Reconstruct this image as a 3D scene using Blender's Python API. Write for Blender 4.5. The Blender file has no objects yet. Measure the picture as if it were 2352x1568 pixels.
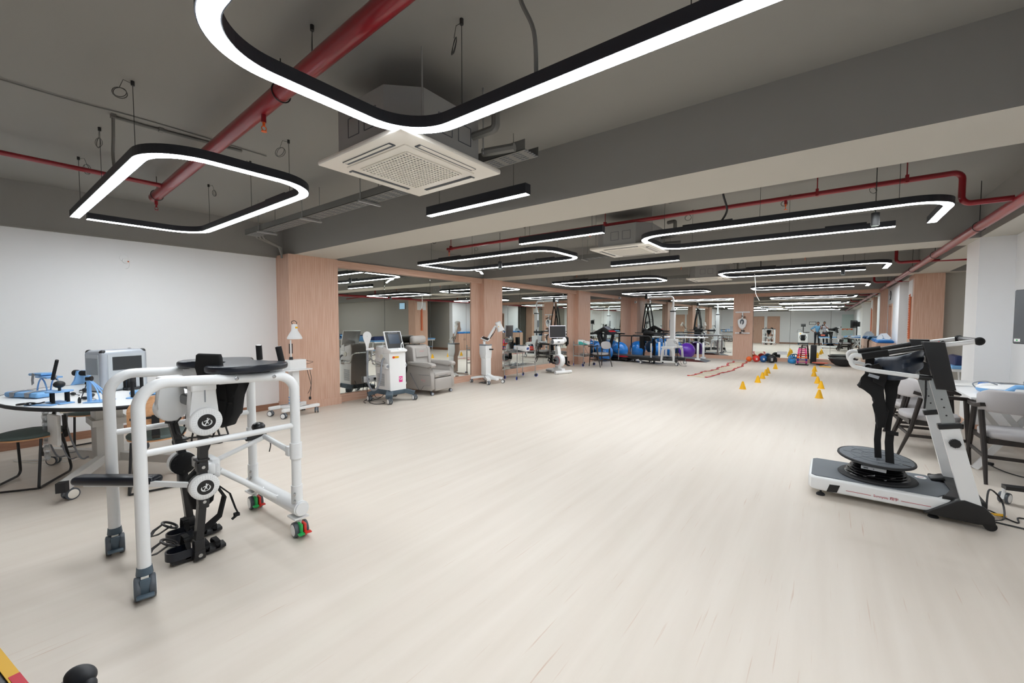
import bpy, bmesh, math, random
from mathutils import Vector, Matrix, Euler
random.seed(7)
PI = math.pi
C = bpy.context.scene.collection
sc = bpy.context.scene

# ---------------------------------------------------------------- camera
cam_d = bpy.data.cameras.new('camera'); cam_o = bpy.data.objects.new('camera', cam_d); C.objects.link(cam_o)
_yaw, _pit = math.radians(37.15), math.radians(2.585)
_f = Vector((-math.sin(_yaw)*math.cos(_pit), math.cos(_yaw)*math.cos(_pit), -math.sin(_pit)))
_r = Vector((math.cos(_yaw), math.sin(_yaw), 0)); _u = _r.cross(_f)
cam_o.matrix_world = Matrix(((_r.x, _u.x, -_f.x, 0), (_r.y, _u.y, -_f.y, 0), (_r.z, _u.z, -_f.z, 1.5), (0, 0, 0, 1)))
cam_d.sensor_width = 36; cam_d.lens = 960.7/2352*36; cam_d.clip_start = 0.02
sc.camera = cam_o
# ---------------------------------------------------------------- world and exposure
w = bpy.data.worlds.new('world'); sc.world = w; w.use_nodes = True
w.node_tree.nodes['Background'].inputs[0].default_value = (0.02, 0.02, 0.02, 1)
LIGHT = 45.0          # strength of every LED strip
sc.view_settings.view_transform = 'Standard'; sc.view_settings.look = 'None'
sc.view_settings.exposure = 0.0; sc.view_settings.gamma = 1
sc.cycles.max_bounces = 10; sc.cycles.diffuse_bounces = 5; sc.cycles.glossy_bounces = 8
sc.cycles.transmission_bounces = 6; sc.cycles.transparent_max_bounces = 8
sc.cycles.use_denoising = True; sc.cycles.sample_clamp_indirect = 8; sc.cycles.caustics_reflective = False

# ---------------------------------------------------------------- materials
def lin(h):
    h = h.lstrip('#'); o = []
    for i in (0, 2, 4):
        v = int(h[i:i+2], 16)/255
        o.append(v/12.92 if v <= .04045 else ((v+.055)/1.055)**2.4)
    return (*o, 1)
def mat(name, col, rough=.5, metal=0, emit=0, trans=0, coat=0, spec=.5, alpha=1, bump=0, bscale=200):
    m = bpy.data.materials.new(name); m.use_nodes = True; n = m.node_tree.nodes; b = n['Principled BSDF']
    c = lin(col); b.inputs['Base Color'].default_value = c; b.inputs['Roughness'].default_value = rough
    b.inputs['Metallic'].default_value = metal; b.inputs['Specular IOR Level'].default_value = spec
    b.inputs['Transmission Weight'].default_value = trans; b.inputs['Coat Weight'].default_value = coat
    b.inputs['Alpha'].default_value = alpha
    if emit: b.inputs['Emission Color'].default_value = c; b.inputs['Emission Strength'].default_value = emit
    if bump:
        L = m.node_tree.links; tc = n.new('ShaderNodeTexCoord'); t = n.new('ShaderNodeTexNoise'); t.inputs['Scale'].default_value = bscale
        L.new(tc.outputs['Object'], t.inputs['Vector'])
        bp = n.new('ShaderNodeBump'); bp.inputs['Strength'].default_value = bump; bp.inputs['Distance'].default_value = .002
        L.new(t.outputs['Fac'], bp.inputs['Height']); L.new(bp.outputs['Normal'], b.inputs['Normal'])
    return m
def grain(name, c1, c2, scale, rough=.5, lo=.35, hi=.65, dist=0, detail=4, c3=None, scale3=None, spec=.5):
    """two colours mixed by stretched noise: wood grain, brushed metal, streaked vinyl"""
    m = mat(name, c1, rough, spec=spec); n = m.node_tree.nodes; L = m.node_tree.links; b = n['Principled BSDF']
    tc = n.new('ShaderNodeTexCoord'); geo = n.new('ShaderNodeNewGeometry')
    def layer(sca, a, bb, lo, hi, dst):
        mp = n.new('ShaderNodeMapping'); mp.inputs['Scale'].default_value = sca
        t = n.new('ShaderNodeTexNoise'); t.inputs['Scale'].default_value = 1; t.inputs['Detail'].default_value = detail; t.inputs['Distortion'].default_value = dst
        r = n.new('ShaderNodeMapRange'); r.inputs['From Min'].default_value = lo; r.inputs['From Max'].default_value = hi
        L.new(geo.outputs['Position'], mp.inputs['Vector']); L.new(mp.outputs['Vector'], t.inputs['Vector']); L.new(t.outputs['Fac'], r.inputs['Value'])
        mx = n.new('ShaderNodeMix'); mx.data_type = 'RGBA'; L.new(r.outputs['Result'], mx.inputs['Factor'])
        if isinstance(a, str): mx.inputs['A'].default_value = lin(a)
        else: L.new(a, mx.inputs['A'])
        mx.inputs['B'].default_value = lin(bb); return mx.outputs['Result']
    o = layer(scale, c1, c2, lo, hi, dist)
    if c3: o = layer(scale3, o, c3, .66, .8, .2)
    L.new(o, b.inputs['Base Color']); return m
M = {}
M['wall'] = mat('wall_paint_white', '#f1f2f3', .9, spec=.15)
M['rearwall'] = M['wall']
M['graywall'] = mat('wall_paint_grey', '#b4b1a9', .9, spec=.15)
M['ceil'] = mat('ceiling_paint_grey', '#96948f', .92, spec=.1)
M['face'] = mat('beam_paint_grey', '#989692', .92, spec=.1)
M['soffit'] = mat('soffit_pale', '#c3bfb6', .92, spec=.1)  # beam undersides, a paler tone than the side faces
M['led_fill'] = mat('alcove_fill_glow', '#ffffff', .5, emit=95)  # glow of the lamps added in the alcove
M['wood'] = grain('laminate_wood', '#cda48e', '#dab8a4', (60, 60, 2.2), .45, c3='#c29882', scale3=(120, 120, 1.2), spec=.25)
M['wood_h'] = grain('laminate_wood_horizontal', '#cba18b', '#d8b5a0', (2.2, 2.2, 60), .45, spec=.25)
M['skirt'] = grain('skirting_wood', '#8d6550', '#a37a62', (3, 3, 70), .5, dist=1.5)
M['floor'] = grain('vinyl_floor', '#d8cfc4', '#d1c7bb', (9, .55, 1), .42, lo=.3, hi=.7, c3='#bfa18d', scale3=(70, 1.6, 1), spec=.28)
M['mirror'] = mat('mirror_glass', '#eef2ee', 0.0, 1)
M['steel'] = mat('stainless_steel', '#b9bbbd', .22, 1)
M['chrome'] = mat('chrome', '#dcdcdc', .08, 1)
M['galv2'] = mat('zinc_plated_metal', '#a9adad', .35, .7)
M['galv'] = mat('galvanised_metal', '#a3a3a1', .5, .3)
M['alu'] = mat('aluminium', '#b4bac2', .4, .5)
M['white'] = mat('white_plastic', '#eceded', .35)
M['whitemetal'] = mat('white_powder_coat', '#e7e9ea', .3, coat=.2)
M['offwhite'] = mat('offwhite_plastic', '#ebe6dc', .4)
M['black'] = mat('black_plastic', '#131315', .4)
M['blackm'] = mat('black_powder_coat', '#17181b', .35, coat=.1)
M['fabricb'] = mat('black_webbing', '#0d0d0f', .85, bump=.5, bscale=500)
M['rubber'] = mat('dark_rubber', '#1b1c1f', .6)
M['leather'] = mat('dark_leatherette', '#151a24', .33, bump=.15, bscale=250)
M['housing'] = mat('light_housing_black', '#23252b', .45)
M['led'] = mat('led_diffuser', '#ffffff', .5, emit=LIGHT)
M['led'].node_tree.nodes['Principled BSDF'].inputs['Emission Color'].default_value = (.92, .965, 1, 1)
M['red'] = mat('red_pipe_paint', '#8e1420', .3, coat=.3)
M['redp'] = mat('red_plastic', '#c4222c', .4)
M['grey'] = mat('grey_plastic', '#8b9097', .45)
M['dgrey'] = mat('dark_grey_plastic', '#4b5158', .45)
M['mgrey'] = mat('mid_grey_plastic', '#6d747c', .5)
M['slate'] = mat('slate_blue_plastic', '#4c5c68', .4)
M['recl'] = mat('grey_leatherette', '#aba6a1', .5, bump=.15, bscale=200)
M['screen'] = mat('dark_screen', '#1e2024', .08)
M['screenb'] = mat('grey_screen', '#3a3c3e', .15)
M['yellow'] = mat('yellow_plastic', '#f2b705', .4)
M['orange'] = mat('orange_plastic', '#ee6a28', .4)
M['coral'] = mat('coral_plastic', '#f0765a', .4)
M['pink'] = mat('pink_vinyl', '#ea4f90', .35)
M['redv'] = mat('red_vinyl', '#d8352c', .35)
M['navy'] = mat('navy_vinyl', '#2c2f86', .35)
M['magenta'] = mat('magenta_vinyl', '#b0407c', .35)
M['blueb'] = mat('blue_vinyl_ball', '#1e7fd8', .22, coat=.4)
M['purple'] = mat('purple_vinyl_ball', '#6a35b8', .22, coat=.4)
M['blue'] = mat('blue_plastic', '#1c6fc0', .4)
M['blue2'] = mat('bright_blue_plastic', '#2f8fd0', .4)
M['lblue'] = mat('light_blue_metal', '#7fb2e6', .4)
M['lbluev'] = mat('light_blue_vinyl', '#78aee0', .4)
M['navyv'] = mat('navy_upholstery', '#1d2c58', .5)
M['bedblue'] = mat('blue_upholstery', '#6fa3d4', .5)
M['teal'] = mat('teal_plastic', '#2bb8b0', .4)
M['cfab'] = mat('light_grey_fabric', '#b3b0b1', .9, bump=.6, bscale=350)
M['cfab2'] = mat('green_grey_fabric', '#5f6e6d', .9, bump=.6, bscale=350)
M['dwood'] = grain('dark_stained_wood', '#1f1a18', '#2b2421', (30, 30, 6), .4)
M['ply'] = grain('beech_plywood', '#d19a6c', '#dfae83', (12, 12, 40), .4, dist=2)
M['deck'] = mat('grey_deck_mat', '#6a6f75', .7, bump=.4, bscale=300)
M['belt'] = mat('treadmill_belt', '#2a2c30', .6)
M['green'] = mat('green_plastic', '#27a857', .4)
M['glassf'] = mat('frosted_glass', '#cfe0dc', .5, spec=.5)
M['skin'] = mat('skin', '#8c5c44', .5)
M['hair'] = mat('black_hair', '#0f0d0d', .6)
M['denim'] = mat('blue_denim_shirt', '#5d8db0', .9)
M['trouser'] = mat('dark_trousers', '#22242b', .9)
M['text_red'] = mat('red_lettering', '#b02a3a', .5)
M['text_w'] = mat('white_lettering', '#e8e8e8', .5)
M['paper'] = mat('white_paper', '#e9e9e6', .8)
M['wire'] = mat('steel_wire', '#3c3c3c', .5, .5)
M['greyp'] = mat('grey_paint_conduit', '#72716d', .6)
M['clear'] = mat('clear_plastic_bag', '#dfe6ea', .15, trans=.75, alpha=.6)

# ---------------------------------------------------------------- geometry helpers
def fillet(pts, r, n=6, closed=False):
    pts = [Vector(p) for p in pts]; out = []; N = len(pts)
    for i, p in enumerate(pts):
        if not closed and i in (0, N-1): out.append(p); continue
        rr = r[i] if isinstance(r, (list, tuple)) else r
        a = pts[(i-1) % N]; b = pts[(i+1) % N]; u = (a-p); v = (b-p); lu, lv = u.length, v.length
        if rr <= 0 or lu < 1e-6 or lv < 1e-6: out.append(p); continue
        u.normalize(); v.normalize(); ang = u.angle(v)
        if ang > PI-.02: out.append(p); continue
        d = min(rr/math.tan(ang/2), lu*.49, lv*.49); r2 = d*math.tan(ang/2)
        c = p + (u+v).normalized()*(r2/math.sin(ang/2)); s = p+u*d-c; e = p+v*d-c
        th = s.angle(e)
        for k in range(n+1):
            t = k/n
            out.append(c + (s*math.sin((1-t)*th) + e*math.sin(t*th))/math.sin(th) if th > 1e-4 else c + s)
    return out
class MB:
    def __init__(s): s.bm = bmesh.new(); s.mi = 0
    def _fin(s, vs):
        for f in {f for v in vs for f in v.link_faces}: f.material_index = s.mi
    def box(s, c, d, rot=(0, 0, 0), bev=0, seg=2):
        r = bmesh.ops.create_cube(s.bm, size=1)['verts']
        R = Euler(rot).to_matrix()
        for v in r: v.co = R @ Vector((v.co.x*d[0], v.co.y*d[1], v.co.z*d[2])) + Vector(c)
        if bev:
            es = list({e for v in r for e in v.link_edges})
            g = bmesh.ops.bevel(s.bm, geom=es, offset=min(bev, min(d)*.49), segments=seg, affect='EDGES', profile=.5)
            for f in g['faces']: f.material_index = s.mi
            r = list({v for f in g['faces'] for v in f.verts})
        s._fin(r); return s
    def b2(s, lo, hi, bev=0, seg=2):
        return s.box([(a+b)/2 for a, b in zip(lo, hi)], [abs(b-a) for a, b in zip(lo, hi)], bev=bev, seg=seg)
    def ring(s, o, x, y, r, n, ph=0):
        return [s.bm.verts.new(o + x*(r*math.cos(2*PI*k/n+ph)) + y*(r*math.sin(2*PI*k/n+ph))) for k in range(n)]
    def skin(s, rings, closed=False, cap=True):
        fs = []; n = len(rings[0])
        for i in range(len(rings)-(0 if closed else 1)):
            a = rings[i]; b = rings[(i+1) % len(rings)]
            for k in range(n): fs.append(s.bm.faces.new((a[k], a[(k+1) % n], b[(k+1) % n], b[k])))
        if cap and not closed: fs.append(s.bm.faces.new(rings[0][::-1])); fs.append(s.bm.faces.new(rings[-1]))
        for f in fs: f.material_index = s.mi
        return s
    def cyl(s, p0, p1, r, r2=None, n=16, cap=True):
        p0 = Vector(p0); p1 = Vector(p1); d = (p1-p0).normalized(); x = d.orthogonal().normalized(); y = d.cross(x)
        return s.skin([s.ring(p0, x, y, r, n), s.ring(p1, x, y, r if r2 is None else r2, n)], cap=cap)
    def tube(s, pts, r, n=8, closed=False, cap=True, sm=False):
        pts = [Vector(p) for p in pts]
        if (sm or n in (5, 6)) and not closed and 3 <= len(pts) <= 14 and not hasattr(r, '__len__'):
            q = []
            for i in range(len(pts)-1):
                a, b, c, d = pts[max(i-1, 0)], pts[i], pts[i+1], pts[min(i+2, len(pts)-1)]
                q += [.5*((2*b)+(c-a)*t+(2*a-5*b+4*c-d)*t*t+(3*b-a-3*c+d)*t**3) for t in (0, .2, .4, .6, .8)]
            pts = q+[pts[-1]]
        N = len(pts); rings = []; x = None
        for i, p in enumerate(pts):
            a = pts[(i-1) % N] if (closed or i) else p; b = pts[(i+1) % N] if (closed or i < N-1) else p
            t = (b-a)
            if t.length < 1e-9: t = Vector((0, 0, 1))
            t.normalize()
            x = t.orthogonal().normalized() if x is None else (x - t*x.dot(t)).normalized()
            rr = r[i] if isinstance(r, (list, tuple)) else r
            rings.append(s.ring(p, x, t.cross(x), rr, n))
        return s.skin(rings, closed, cap)
    def bar(s, pts, w, h, up=(0, 0, 1), closed=False):
        """rectangular section w (sideways) x h (along up) swept along pts"""
        pts = [Vector(p) for p in pts]; N = len(pts); up = Vector(up); rings = []
        for i, p in enumerate(pts):
            a = pts[(i-1) % N] if (closed or i) else p; b = pts[(i+1) % N] if (closed or i < N-1) else p
            t = (b-a).normalized(); sd = t.cross(up)
            if sd.length < 1e-4: sd = t.orthogonal()
            sd.normalize(); k = 1.0
            if 0 < i < N-1 or closed:
                ca = (p-a).normalized().dot(t); k = 1/max(.5, ca)
            u = sd.cross(t).normalized() if abs(t.dot(up)) > .01 else up.normalized()
            rings.append([s.bm.verts.new(p + sd*(w/2*k*q[0]) + u*(h/2*q[1])) for q in ((1, 1), (-1, 1), (-1, -1), (1, -1))])
        return s.skin(rings, closed)
    def lathe(s, prof, o=(0, 0, 0), ax=(0, 0, 1), n=24):
        o = Vector(o); ax = Vector(ax).normalized(); x = ax.orthogonal().normalized(); y = ax.cross(x); rings = []
        for r, h in prof: rings.append(s.ring(o+ax*h, x, y, max(r, 1e-4), n))
        return s.skin(rings)
    def ell(s, c, r, rot=(0, 0, 0), n=16):
        if not hasattr(r, '__len__'): r = (r, r, r)
        q = bmesh.ops.create_uvsphere(s.bm, u_segments=n, v_segments=max(6, n*2//3), radius=1)['verts']
        R = Euler(rot).to_matrix()
        for v in q: v.co = R @ Vector((v.co.x*r[0], v.co.y*r[1], v.co.z*r[2])) + Vector(c)
        s._fin(q); return s
    def prism(s, poly, a, b, plane='XY', bev=0):
        """extrude a 2-D outline between a and b along the axis normal to plane"""
        def P(p, h): return {'XY': (p[0], p[1], h), 'XZ': (p[0], h, p[1]), 'YZ': (h, p[0], p[1])}[plane]
        v0 = [s.bm.verts.new(P(p, a)) for p in poly]; v1 = [s.bm.verts.new(P(p, b)) for p in poly]
        fs = [s.bm.faces.new(v0), s.bm.faces.new(v1[::-1])]; n = len(poly)
        for k in range(n): fs.append(s.bm.faces.new((v0[k], v1[k], v1[(k+1) % n], v0[(k+1) % n])))
        if bev:
            es = list(set(fs[0].edges) | set(fs[1].edges))
            g = bmesh.ops.bevel(s.bm, geom=es, offset=bev, segments=3, affect='EDGES', profile=.5)
            for f in g['faces']: f.material_index = s.mi
        for f in fs:
            if f.is_valid: f.material_index = s.mi
        return s
    def quad(s, a, b, c, d):
        f = s.bm.faces.new([s.bm.verts.new(p) for p in (a, b, c, d)]); f.material_index = s.mi; return s
    def torus(s, c, R, r, ax=(0, 0, 1), n=24, m=8):
        c = Vector(c); ax = Vector(ax).normalized(); x = ax.orthogonal().normalized(); y = ax.cross(x)
        return s.tube([c + x*(R*math.cos(2*PI*k/n)) + y*(R*math.sin(2*PI*k/n)) for k in range(n)], r, m, closed=True)
    def m(s, i): s.mi = i; return s
    def build(s, name, mats, parent=None, world=False, loc=(0, 0, 0), rz=0, flat=False, ang=38, norm=True):
        if norm: bmesh.ops.recalc_face_normals(s.bm, faces=s.bm.faces)
        me = bpy.data.meshes.new(name); s.bm.to_mesh(me); s.bm.free()
        for q in (mats if isinstance(mats, (list, tuple)) else [mats]): me.materials.append(M[q] if isinstance(q, str) else q)
        if world and parent: me.transform(Matrix.Translation(-parent_loc(parent)))
        if not flat:
            me.polygons.foreach_set('use_smooth', [True]*len(me.polygons)); me.set_sharp_from_angle(angle=math.radians(ang))
        o = bpy.data.objects.new(name, me); C.objects.link(o); o.location = loc; o.rotation_euler = (0, 0, rz)
        if parent: o.parent = parent
        return o
def parent_loc(p):
    v = Vector(p.location)
    return v + parent_loc(p.parent) if p.parent else v
def tag(o, label, cat, group=None, kind=None):
    o['label'] = label; o['category'] = cat
    if group: o['group'] = group
    if kind: o['kind'] = kind
    return o
def thing(name, label, cat, loc=(0, 0, 0), rz=0, group=None):
    o = bpy.data.objects.new(name, None); C.objects.link(o); o.location = loc; o.rotation_euler = (0, 0, rz)
    o.empty_display_size = .1
    return tag(o, label, cat, group)
def struct(name, mb, m, flat=True):
    o = mb.build(name, m, flat=flat); o['kind'] = 'structure'; return o
def kids(o): return [c for c in C.objects if c.parent == o]
def dup(root, loc, rz=None, label=None, group=None):
    def cp(o, par):
        c = o.copy(); C.objects.link(c); c.parent = par
        for ch in kids(o): cp(ch, c)
        return c
    r = cp(root, None); r.location = loc
    if rz is not None: r.rotation_euler = (0, 0, rz)
    if label: r['label'] = label
    if group: r['group'] = group
    return r
def text(body, size, m, parent, loc, rot, name='lettering', ext=.0006, width=None):
    cu = bpy.data.curves.new('t', 'FONT'); cu.body = body; cu.size = size; cu.extrude = ext; cu.align_x = 'CENTER'; cu.align_y = 'CENTER'
    o = bpy.data.objects.new('t', cu); C.objects.link(o); bpy.context.view_layer.update()
    me = bpy.data.meshes.new_from_object(o.evaluated_get(bpy.context.evaluated_depsgraph_get())); bpy.data.objects.remove(o)
    if width and me.vertices:
        xs = [v.co.x for v in me.vertices]; k = width/(max(xs)-min(xs)); me.transform(Matrix.Diagonal((k, k, 1, 1)))
    me.materials.clear(); me.materials.append(M[m])
    q = bpy.data.objects.new(name, me); C.objects.link(q); q.parent = parent; q.location = loc; q.rotation_euler = rot
    return q
# ================================================================ the room
ZB, ZS = 2.65, 3.16            # beam soffit, slab
XL, XM, XP = -7.65, -7.35, -7.2  # left wall, mirror plane, pillar faces
YB = 19.2; YR = -2.9
struct('floor', MB().b2((-7.9, YR-.2, -.1), (9.2, YB+.4, 0)), 'floor')
struct('ceiling', MB().b2((-7.9, YR-.2, ZS), (9.2, YB+.4, ZS+.15)), 'ceil')
n = 1
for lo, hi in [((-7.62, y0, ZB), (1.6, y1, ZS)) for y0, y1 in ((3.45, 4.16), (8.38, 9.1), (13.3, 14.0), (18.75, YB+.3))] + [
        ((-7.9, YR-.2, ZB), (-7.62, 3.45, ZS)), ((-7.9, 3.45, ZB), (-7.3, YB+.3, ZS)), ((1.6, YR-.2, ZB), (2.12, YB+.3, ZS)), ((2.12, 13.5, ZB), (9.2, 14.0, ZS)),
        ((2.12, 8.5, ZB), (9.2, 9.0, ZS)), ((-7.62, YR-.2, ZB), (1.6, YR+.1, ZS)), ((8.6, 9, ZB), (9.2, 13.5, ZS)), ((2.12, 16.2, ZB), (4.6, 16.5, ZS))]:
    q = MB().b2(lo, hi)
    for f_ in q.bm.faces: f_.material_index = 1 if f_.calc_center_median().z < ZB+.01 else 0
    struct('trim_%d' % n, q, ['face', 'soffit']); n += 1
struct('wall_left', MB().b2((-7.9, YR, 0), (XL, 3.36, ZB)), 'wall')
struct('wall_back', MB().b2((-7.9, YB+.05, 0), (1.8, YB+.3, ZB)), 'wall')
struct('wall_front', MB().b2((-7.9, YR-.2, 0), (2.2, YR, ZB)), 'wall')
wr = MB(); wr.b2((1.93, YR, 0), (2.2, 8.4, ZB)); wr.b2((1.6, 8.4, 0), (2.2, 9.05, ZB))
wr.b2((1.57, 16.2, 0), (1.8, 17.62, ZB)); wr.b2((1.57, 18.62, 0), (1.8, YB+.1, ZB)); wr.b2((1.57, 17.62, 2.1), (1.8, 18.62, ZB))
struct('wall_right', wr, 'wall')
ag = MB(); ag.b2((2.1, 13.9, 0), (9.1, 14.05, ZB)); ag.b2((9.0, 9.0, 0), (9.15, 13.9, ZB)); ag.b2((2.2, 8.9, 0), (9.1, 9.0, ZB))
ag.b2((1.8, 16.2, 0), (4.6, 16.35, ZB)); ag.b2((4.5, 14.05, 0), (4.6, 16.2, ZB)); ag.b2((3.2, 17.0, 0), (3.3, 19.4, ZB))
struct('wall_alcove', ag, 'graywall')
# wood pillars on the left wall, corner panels, frames around the mirrors
for y0, y1 in ((3.34, 4.22), (8.3, 9.06), (13.46, 14.4)):
    p = MB(); p.b2((XL-.1, y0, 0), (XP, y1, ZB-.001)); p.b2((XL-.1, y0-.015, 0), (XP+.02, y1+.02, .13))
    struct('trim_%d' % n, p, 'wood'); n += 1
for y0, y1 in ((7.94, 8.3), (12.92, 13.46), (17.68, YB+.05)):
    struct('trim_%d' % n, MB().b2((-7.6, y0, .14), (XM+.02, y1, 2.53)), 'wood'); n += 1
struct('trim_%d' % n, MB().b2((-7.9, 18.8, 0), (-7.04, YB+.05, ZB-.001)), 'wood'); n += 1
struct('trim_%d' % n, MB().b2((-3.12, 19.05, 0), (-2.42, YB+.05, ZB-.001)), 'wood'); n += 1
struct('trim_%d' % n, MB().b2((1.38, 19.1, 0), (1.57, YB+.05, ZB-.001)), 'wood'); n += 1
for y0, y1 in ((4.22, 8.3), (9.06, 13.46), (14.4, 18.8)):
    struct('trim_%d' % n, MB().b2((-7.6, y0, 2.52), (-7.27, y1, ZB-.003)), 'wood_h'); n += 1
    struct('baseboard_left_%d' % n, MB().b2((-7.6, y0, 0), (-7.31, y1, .15)), 'wood_h')
for x0, x1 in ((-7.04, -3.12), (-2.42, 1.38)):
    struct('trim_%d' % n, MB().b2((x0, 19.08, 2.52), (x1, YB+.05, ZB-.003)), 'wood_h'); n += 1
    struct('baseboard_back_%d' % n, MB().b2((x0, 19.1, 0), (x1, YB+.05, .14)), 'wood_h')
# wood column on the right
p = MB(); p.b2((1.58, 13.7, 0), (2.1, 14.5, ZB-.001)); struct('trim_%d' % n, p, 'wood'); n += 1
# pale edge strip along the top of the left wall
struct('trim_%d' % n, MB().b2((XL-.1, YR, ZB-.035), (XL+.035, 3.34, ZB+.0)), 'ceil'); n += 1
struct('baseboard_left', MB().b2((XL-.1, YR, 0), (XL+.015, 3.325, .1)), 'skirt')
struct('baseboard_front', MB().b2((-7.6, YR-.1, 0), (1.93, YR+.015, .1)), 'skirt')
br = MB(); br.b2((1.915, YR, 0), (2, 8.4, .1)); br.b2((1.585, 8.385, 0), (1.95, 8.45, .1)); br.b2((1.585, 8.4, 0), (1.65, 9.06, .1))
struct('baseboard_right', br, 'wood_h')
ba = MB(); ba.b2((2.1, 13.885, 0), (9, 13.95, .12)); ba.b2((8.985, 9, 0), (9.05, 13.9, .12)); ba.b2((4.485, 14.05, 0), (4.55, 16.2, .12)); ba.b2((1.8, 16.185, 0), (4.5, 16.25, .12))
struct('baseboard_alcove', ba, 'skirt')
# mirrors (every pane its own sheet; panes lean a touch, as the reflections in the photo show)
def mirror(label, c, wd, z0, z1, yaw, pitch, grp):
    b = MB(); b.box((0, .004, 0), (wd-.006, .006, z1-z0), bev=.001, seg=1)
    o = b.build('wall_mirror', 'mirror', flat=True); o.location = (c[0], c[1], (z0+z1)/2); o.rotation_euler = (pitch, 0, yaw)
    return tag(o, label, 'mirror', grp)
d2 = math.radians
ord_ = ['first', 'second', 'third', 'fourth']
def left_panes(ys, sec, yaws):
    for i in range(len(ys)-1):
        mirror('mirror on the left wall, %s pane %s' % (ord_[i], sec), (XM, (ys[i]+ys[i+1])/2), ys[i+1]-ys[i], .15, 2.525, PI/2+yaws[i], 0, 'mirror panes on the left wall')
left_panes((4.22, 5.33, 6.57, 7.78, 7.94), 'after the nearest wood pillar', (d2(.2), d2(.2), d2(.1), 0))
left_panes((9.06, 10.09, 11.38, 12.62, 12.92), 'between the second and third wood pillars', (d2(.1), d2(.2), 0, 0))
left_panes((14.4, 15.9, 17.2, 17.68), 'beyond the third wood pillar', (0, d2(.1), 0))
def back_panes(xs, sec, yaws):
    for i in range(len(xs)-1):
        mirror('mirror on the far wall, %s pane %s' % (ord_[i], sec), ((xs[i]+xs[i+1])/2, 19.15), xs[i+1]-xs[i], .14, 2.52, yaws[i], 0, 'mirror panes on the far wall')
back_panes((-7.04, -5.7, -4.4, -3.12), 'left of the wall exerciser column', (0, 0, 0))
bp_ = back_panes((-2.42, -1.18, .05, 1.38), 'right of the wall exerciser column', (d2(.5), d2(.55), d2(.55)))
for o in C.objects:
    if o.name.startswith('wall_mirror') and o.location.y > 19 and o.location.x > -2.5: o.rotation_euler.x = -d2(.3); o.location.y -= .004
# door in the right wall near the far end, doors in the wall behind the camera
def door(nm, lo, hi, ax, face):
    d = MB(); d.b2(lo, hi)
    o = d.build(nm, 'wood', flat=True); o['kind'] = 'structure'; return o
o = door('door_1', (1.66, 17.7, 0), (1.70, 18.54, 2.04), 0, 0)
f = MB(); f.b2((1.55, 17.62, 0), (1.82, 17.7, 2.1)); f.b2((1.55, 18.54, 0), (1.82, 18.62, 2.1)); f.b2((1.55, 17.7, 2.04), (1.82, 18.54, 2.1)); f.build('door_frame', 'wood', o, flat=True)
for k, (x0, x1) in enumerate(((-4.95, -4.0), (-3.78, -2.88))):
    o = door('door_%d' % (k+2), (x0+.05, YR-.05, 0), (x1-.05, YR+.02, 2.2), 0, 0)
    f = MB(); f.b2((x0, YR-.05, 0), (x0+.05, YR+.04, 2.25)); f.b2((x1-.05, YR-.05, 0), (x1, YR+.04, 2.25)); f.b2((x0+.05, YR-.05, 2.2), (x1-.05, YR+.04, 2.25)); f.build('door_frame', 'wood', o, flat=True)
    h = MB(); h.tube(fillet([(x0+.12, YR+.02, 1), (x0+.12, YR+.07, 1), (x0+.25, YR+.07, 1)], .01), .009); h.build('door_handle', 'steel', o)
o = MB().b2((1.2, YR+.01, .1), (1.9, YR+.03, 2.35)).build('window_1', 'glassf', flat=True); o['kind'] = 'structure'
b = MB()
for i in range(5): b.ell((1.28+.13*i, YR+.033, 1.22+.02*(i % 2)), (.08, .003, .035 if i % 2 else .055), n=10)
b.build('window_sticker', 'orange', o)

# ================================================================ ceiling lights
LZ = 2.60
def path_loop(x0, x1, y0, y1, kind):
    if kind == 'L':   # open at the far-left: two ends meeting sharply at one corner
        a = [(x0, y0, 0), (x1, y0, 0), (x1, y1, 0), (x0, y1, 0), (x0, y0+.09, 0)]
        return [fillet(a, .32, 16)]
    a = [(x1-.02, y1-.02, 0), (x1-.02, y0, 0), (x0, y0, 0), (x0, y1, 0), (x1-.32, y1, 0)]
    return [fillet(a, .32, 16)]
def loop_light(label, x0, x1, y0, y1, kind, wires, seed):
    rnd = random.Random(seed); cx, cy = (x0+x1)/2, (y0+y1)/2
    t = thing('loop_light', label, 'light', (cx, cy, LZ), 0, 'rounded loop ceiling lights')
    hs = MB(); ld = MB()
    for p in path_loop(x0-cx, x1-cx, y0-cy, y1-cy, kind):
        hs.bar([Vector(q)+Vector((0, 0, .046)) for q in p], .082, .064); ld.bar([Vector(q)+Vector((0, 0, .0128)) for q in p], .070, .0028)
    hs.b2((-.9, y0-cy-.02, .08), (-.35, y0-cy+.02, .1)); hs.b2((.5, y1-cy-.02, .08), (.9, y1-cy+.02, .1))
    hs.build('housing', 'housing', t, flat=True); ld.build('light_strip', 'led', t, flat=True)
    for (wx, wy) in wires:
        wx -= cx; wy -= cy; hz = ZS-LZ
        s_ = MB(); s_.cyl((wx, wy, .08), (wx, wy, hz), .0022, n=5); s_.cyl((wx, wy, hz-.03), (wx, wy, hz), .011, n=8)
        a = rnd.uniform(0, 6.28); rr = rnd.uniform(.035, .05); q = Vector((wx+math.cos(a)*.07, wy+math.sin(a)*.07, hz-.07-rr))
        s_.tube([Vector((wx, wy, hz-.02)), Vector((wx+math.cos(a)*.05, wy+math.sin(a)*.05, hz-.012)), q+Vector((0, 0, rr))], .0018, 4)
        s_.torus(q, rr, .0022, (math.cos(a+1.2), math.sin(a+1.2), .2), 18, 4); s_.torus(q+Vector((.004, 0, .003)), rr*.93, .002, (math.cos(a+.9), math.sin(a+.9), .3), 18, 4)
        s_.build('suspension_wire', 'wire', t)
    return t
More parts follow.
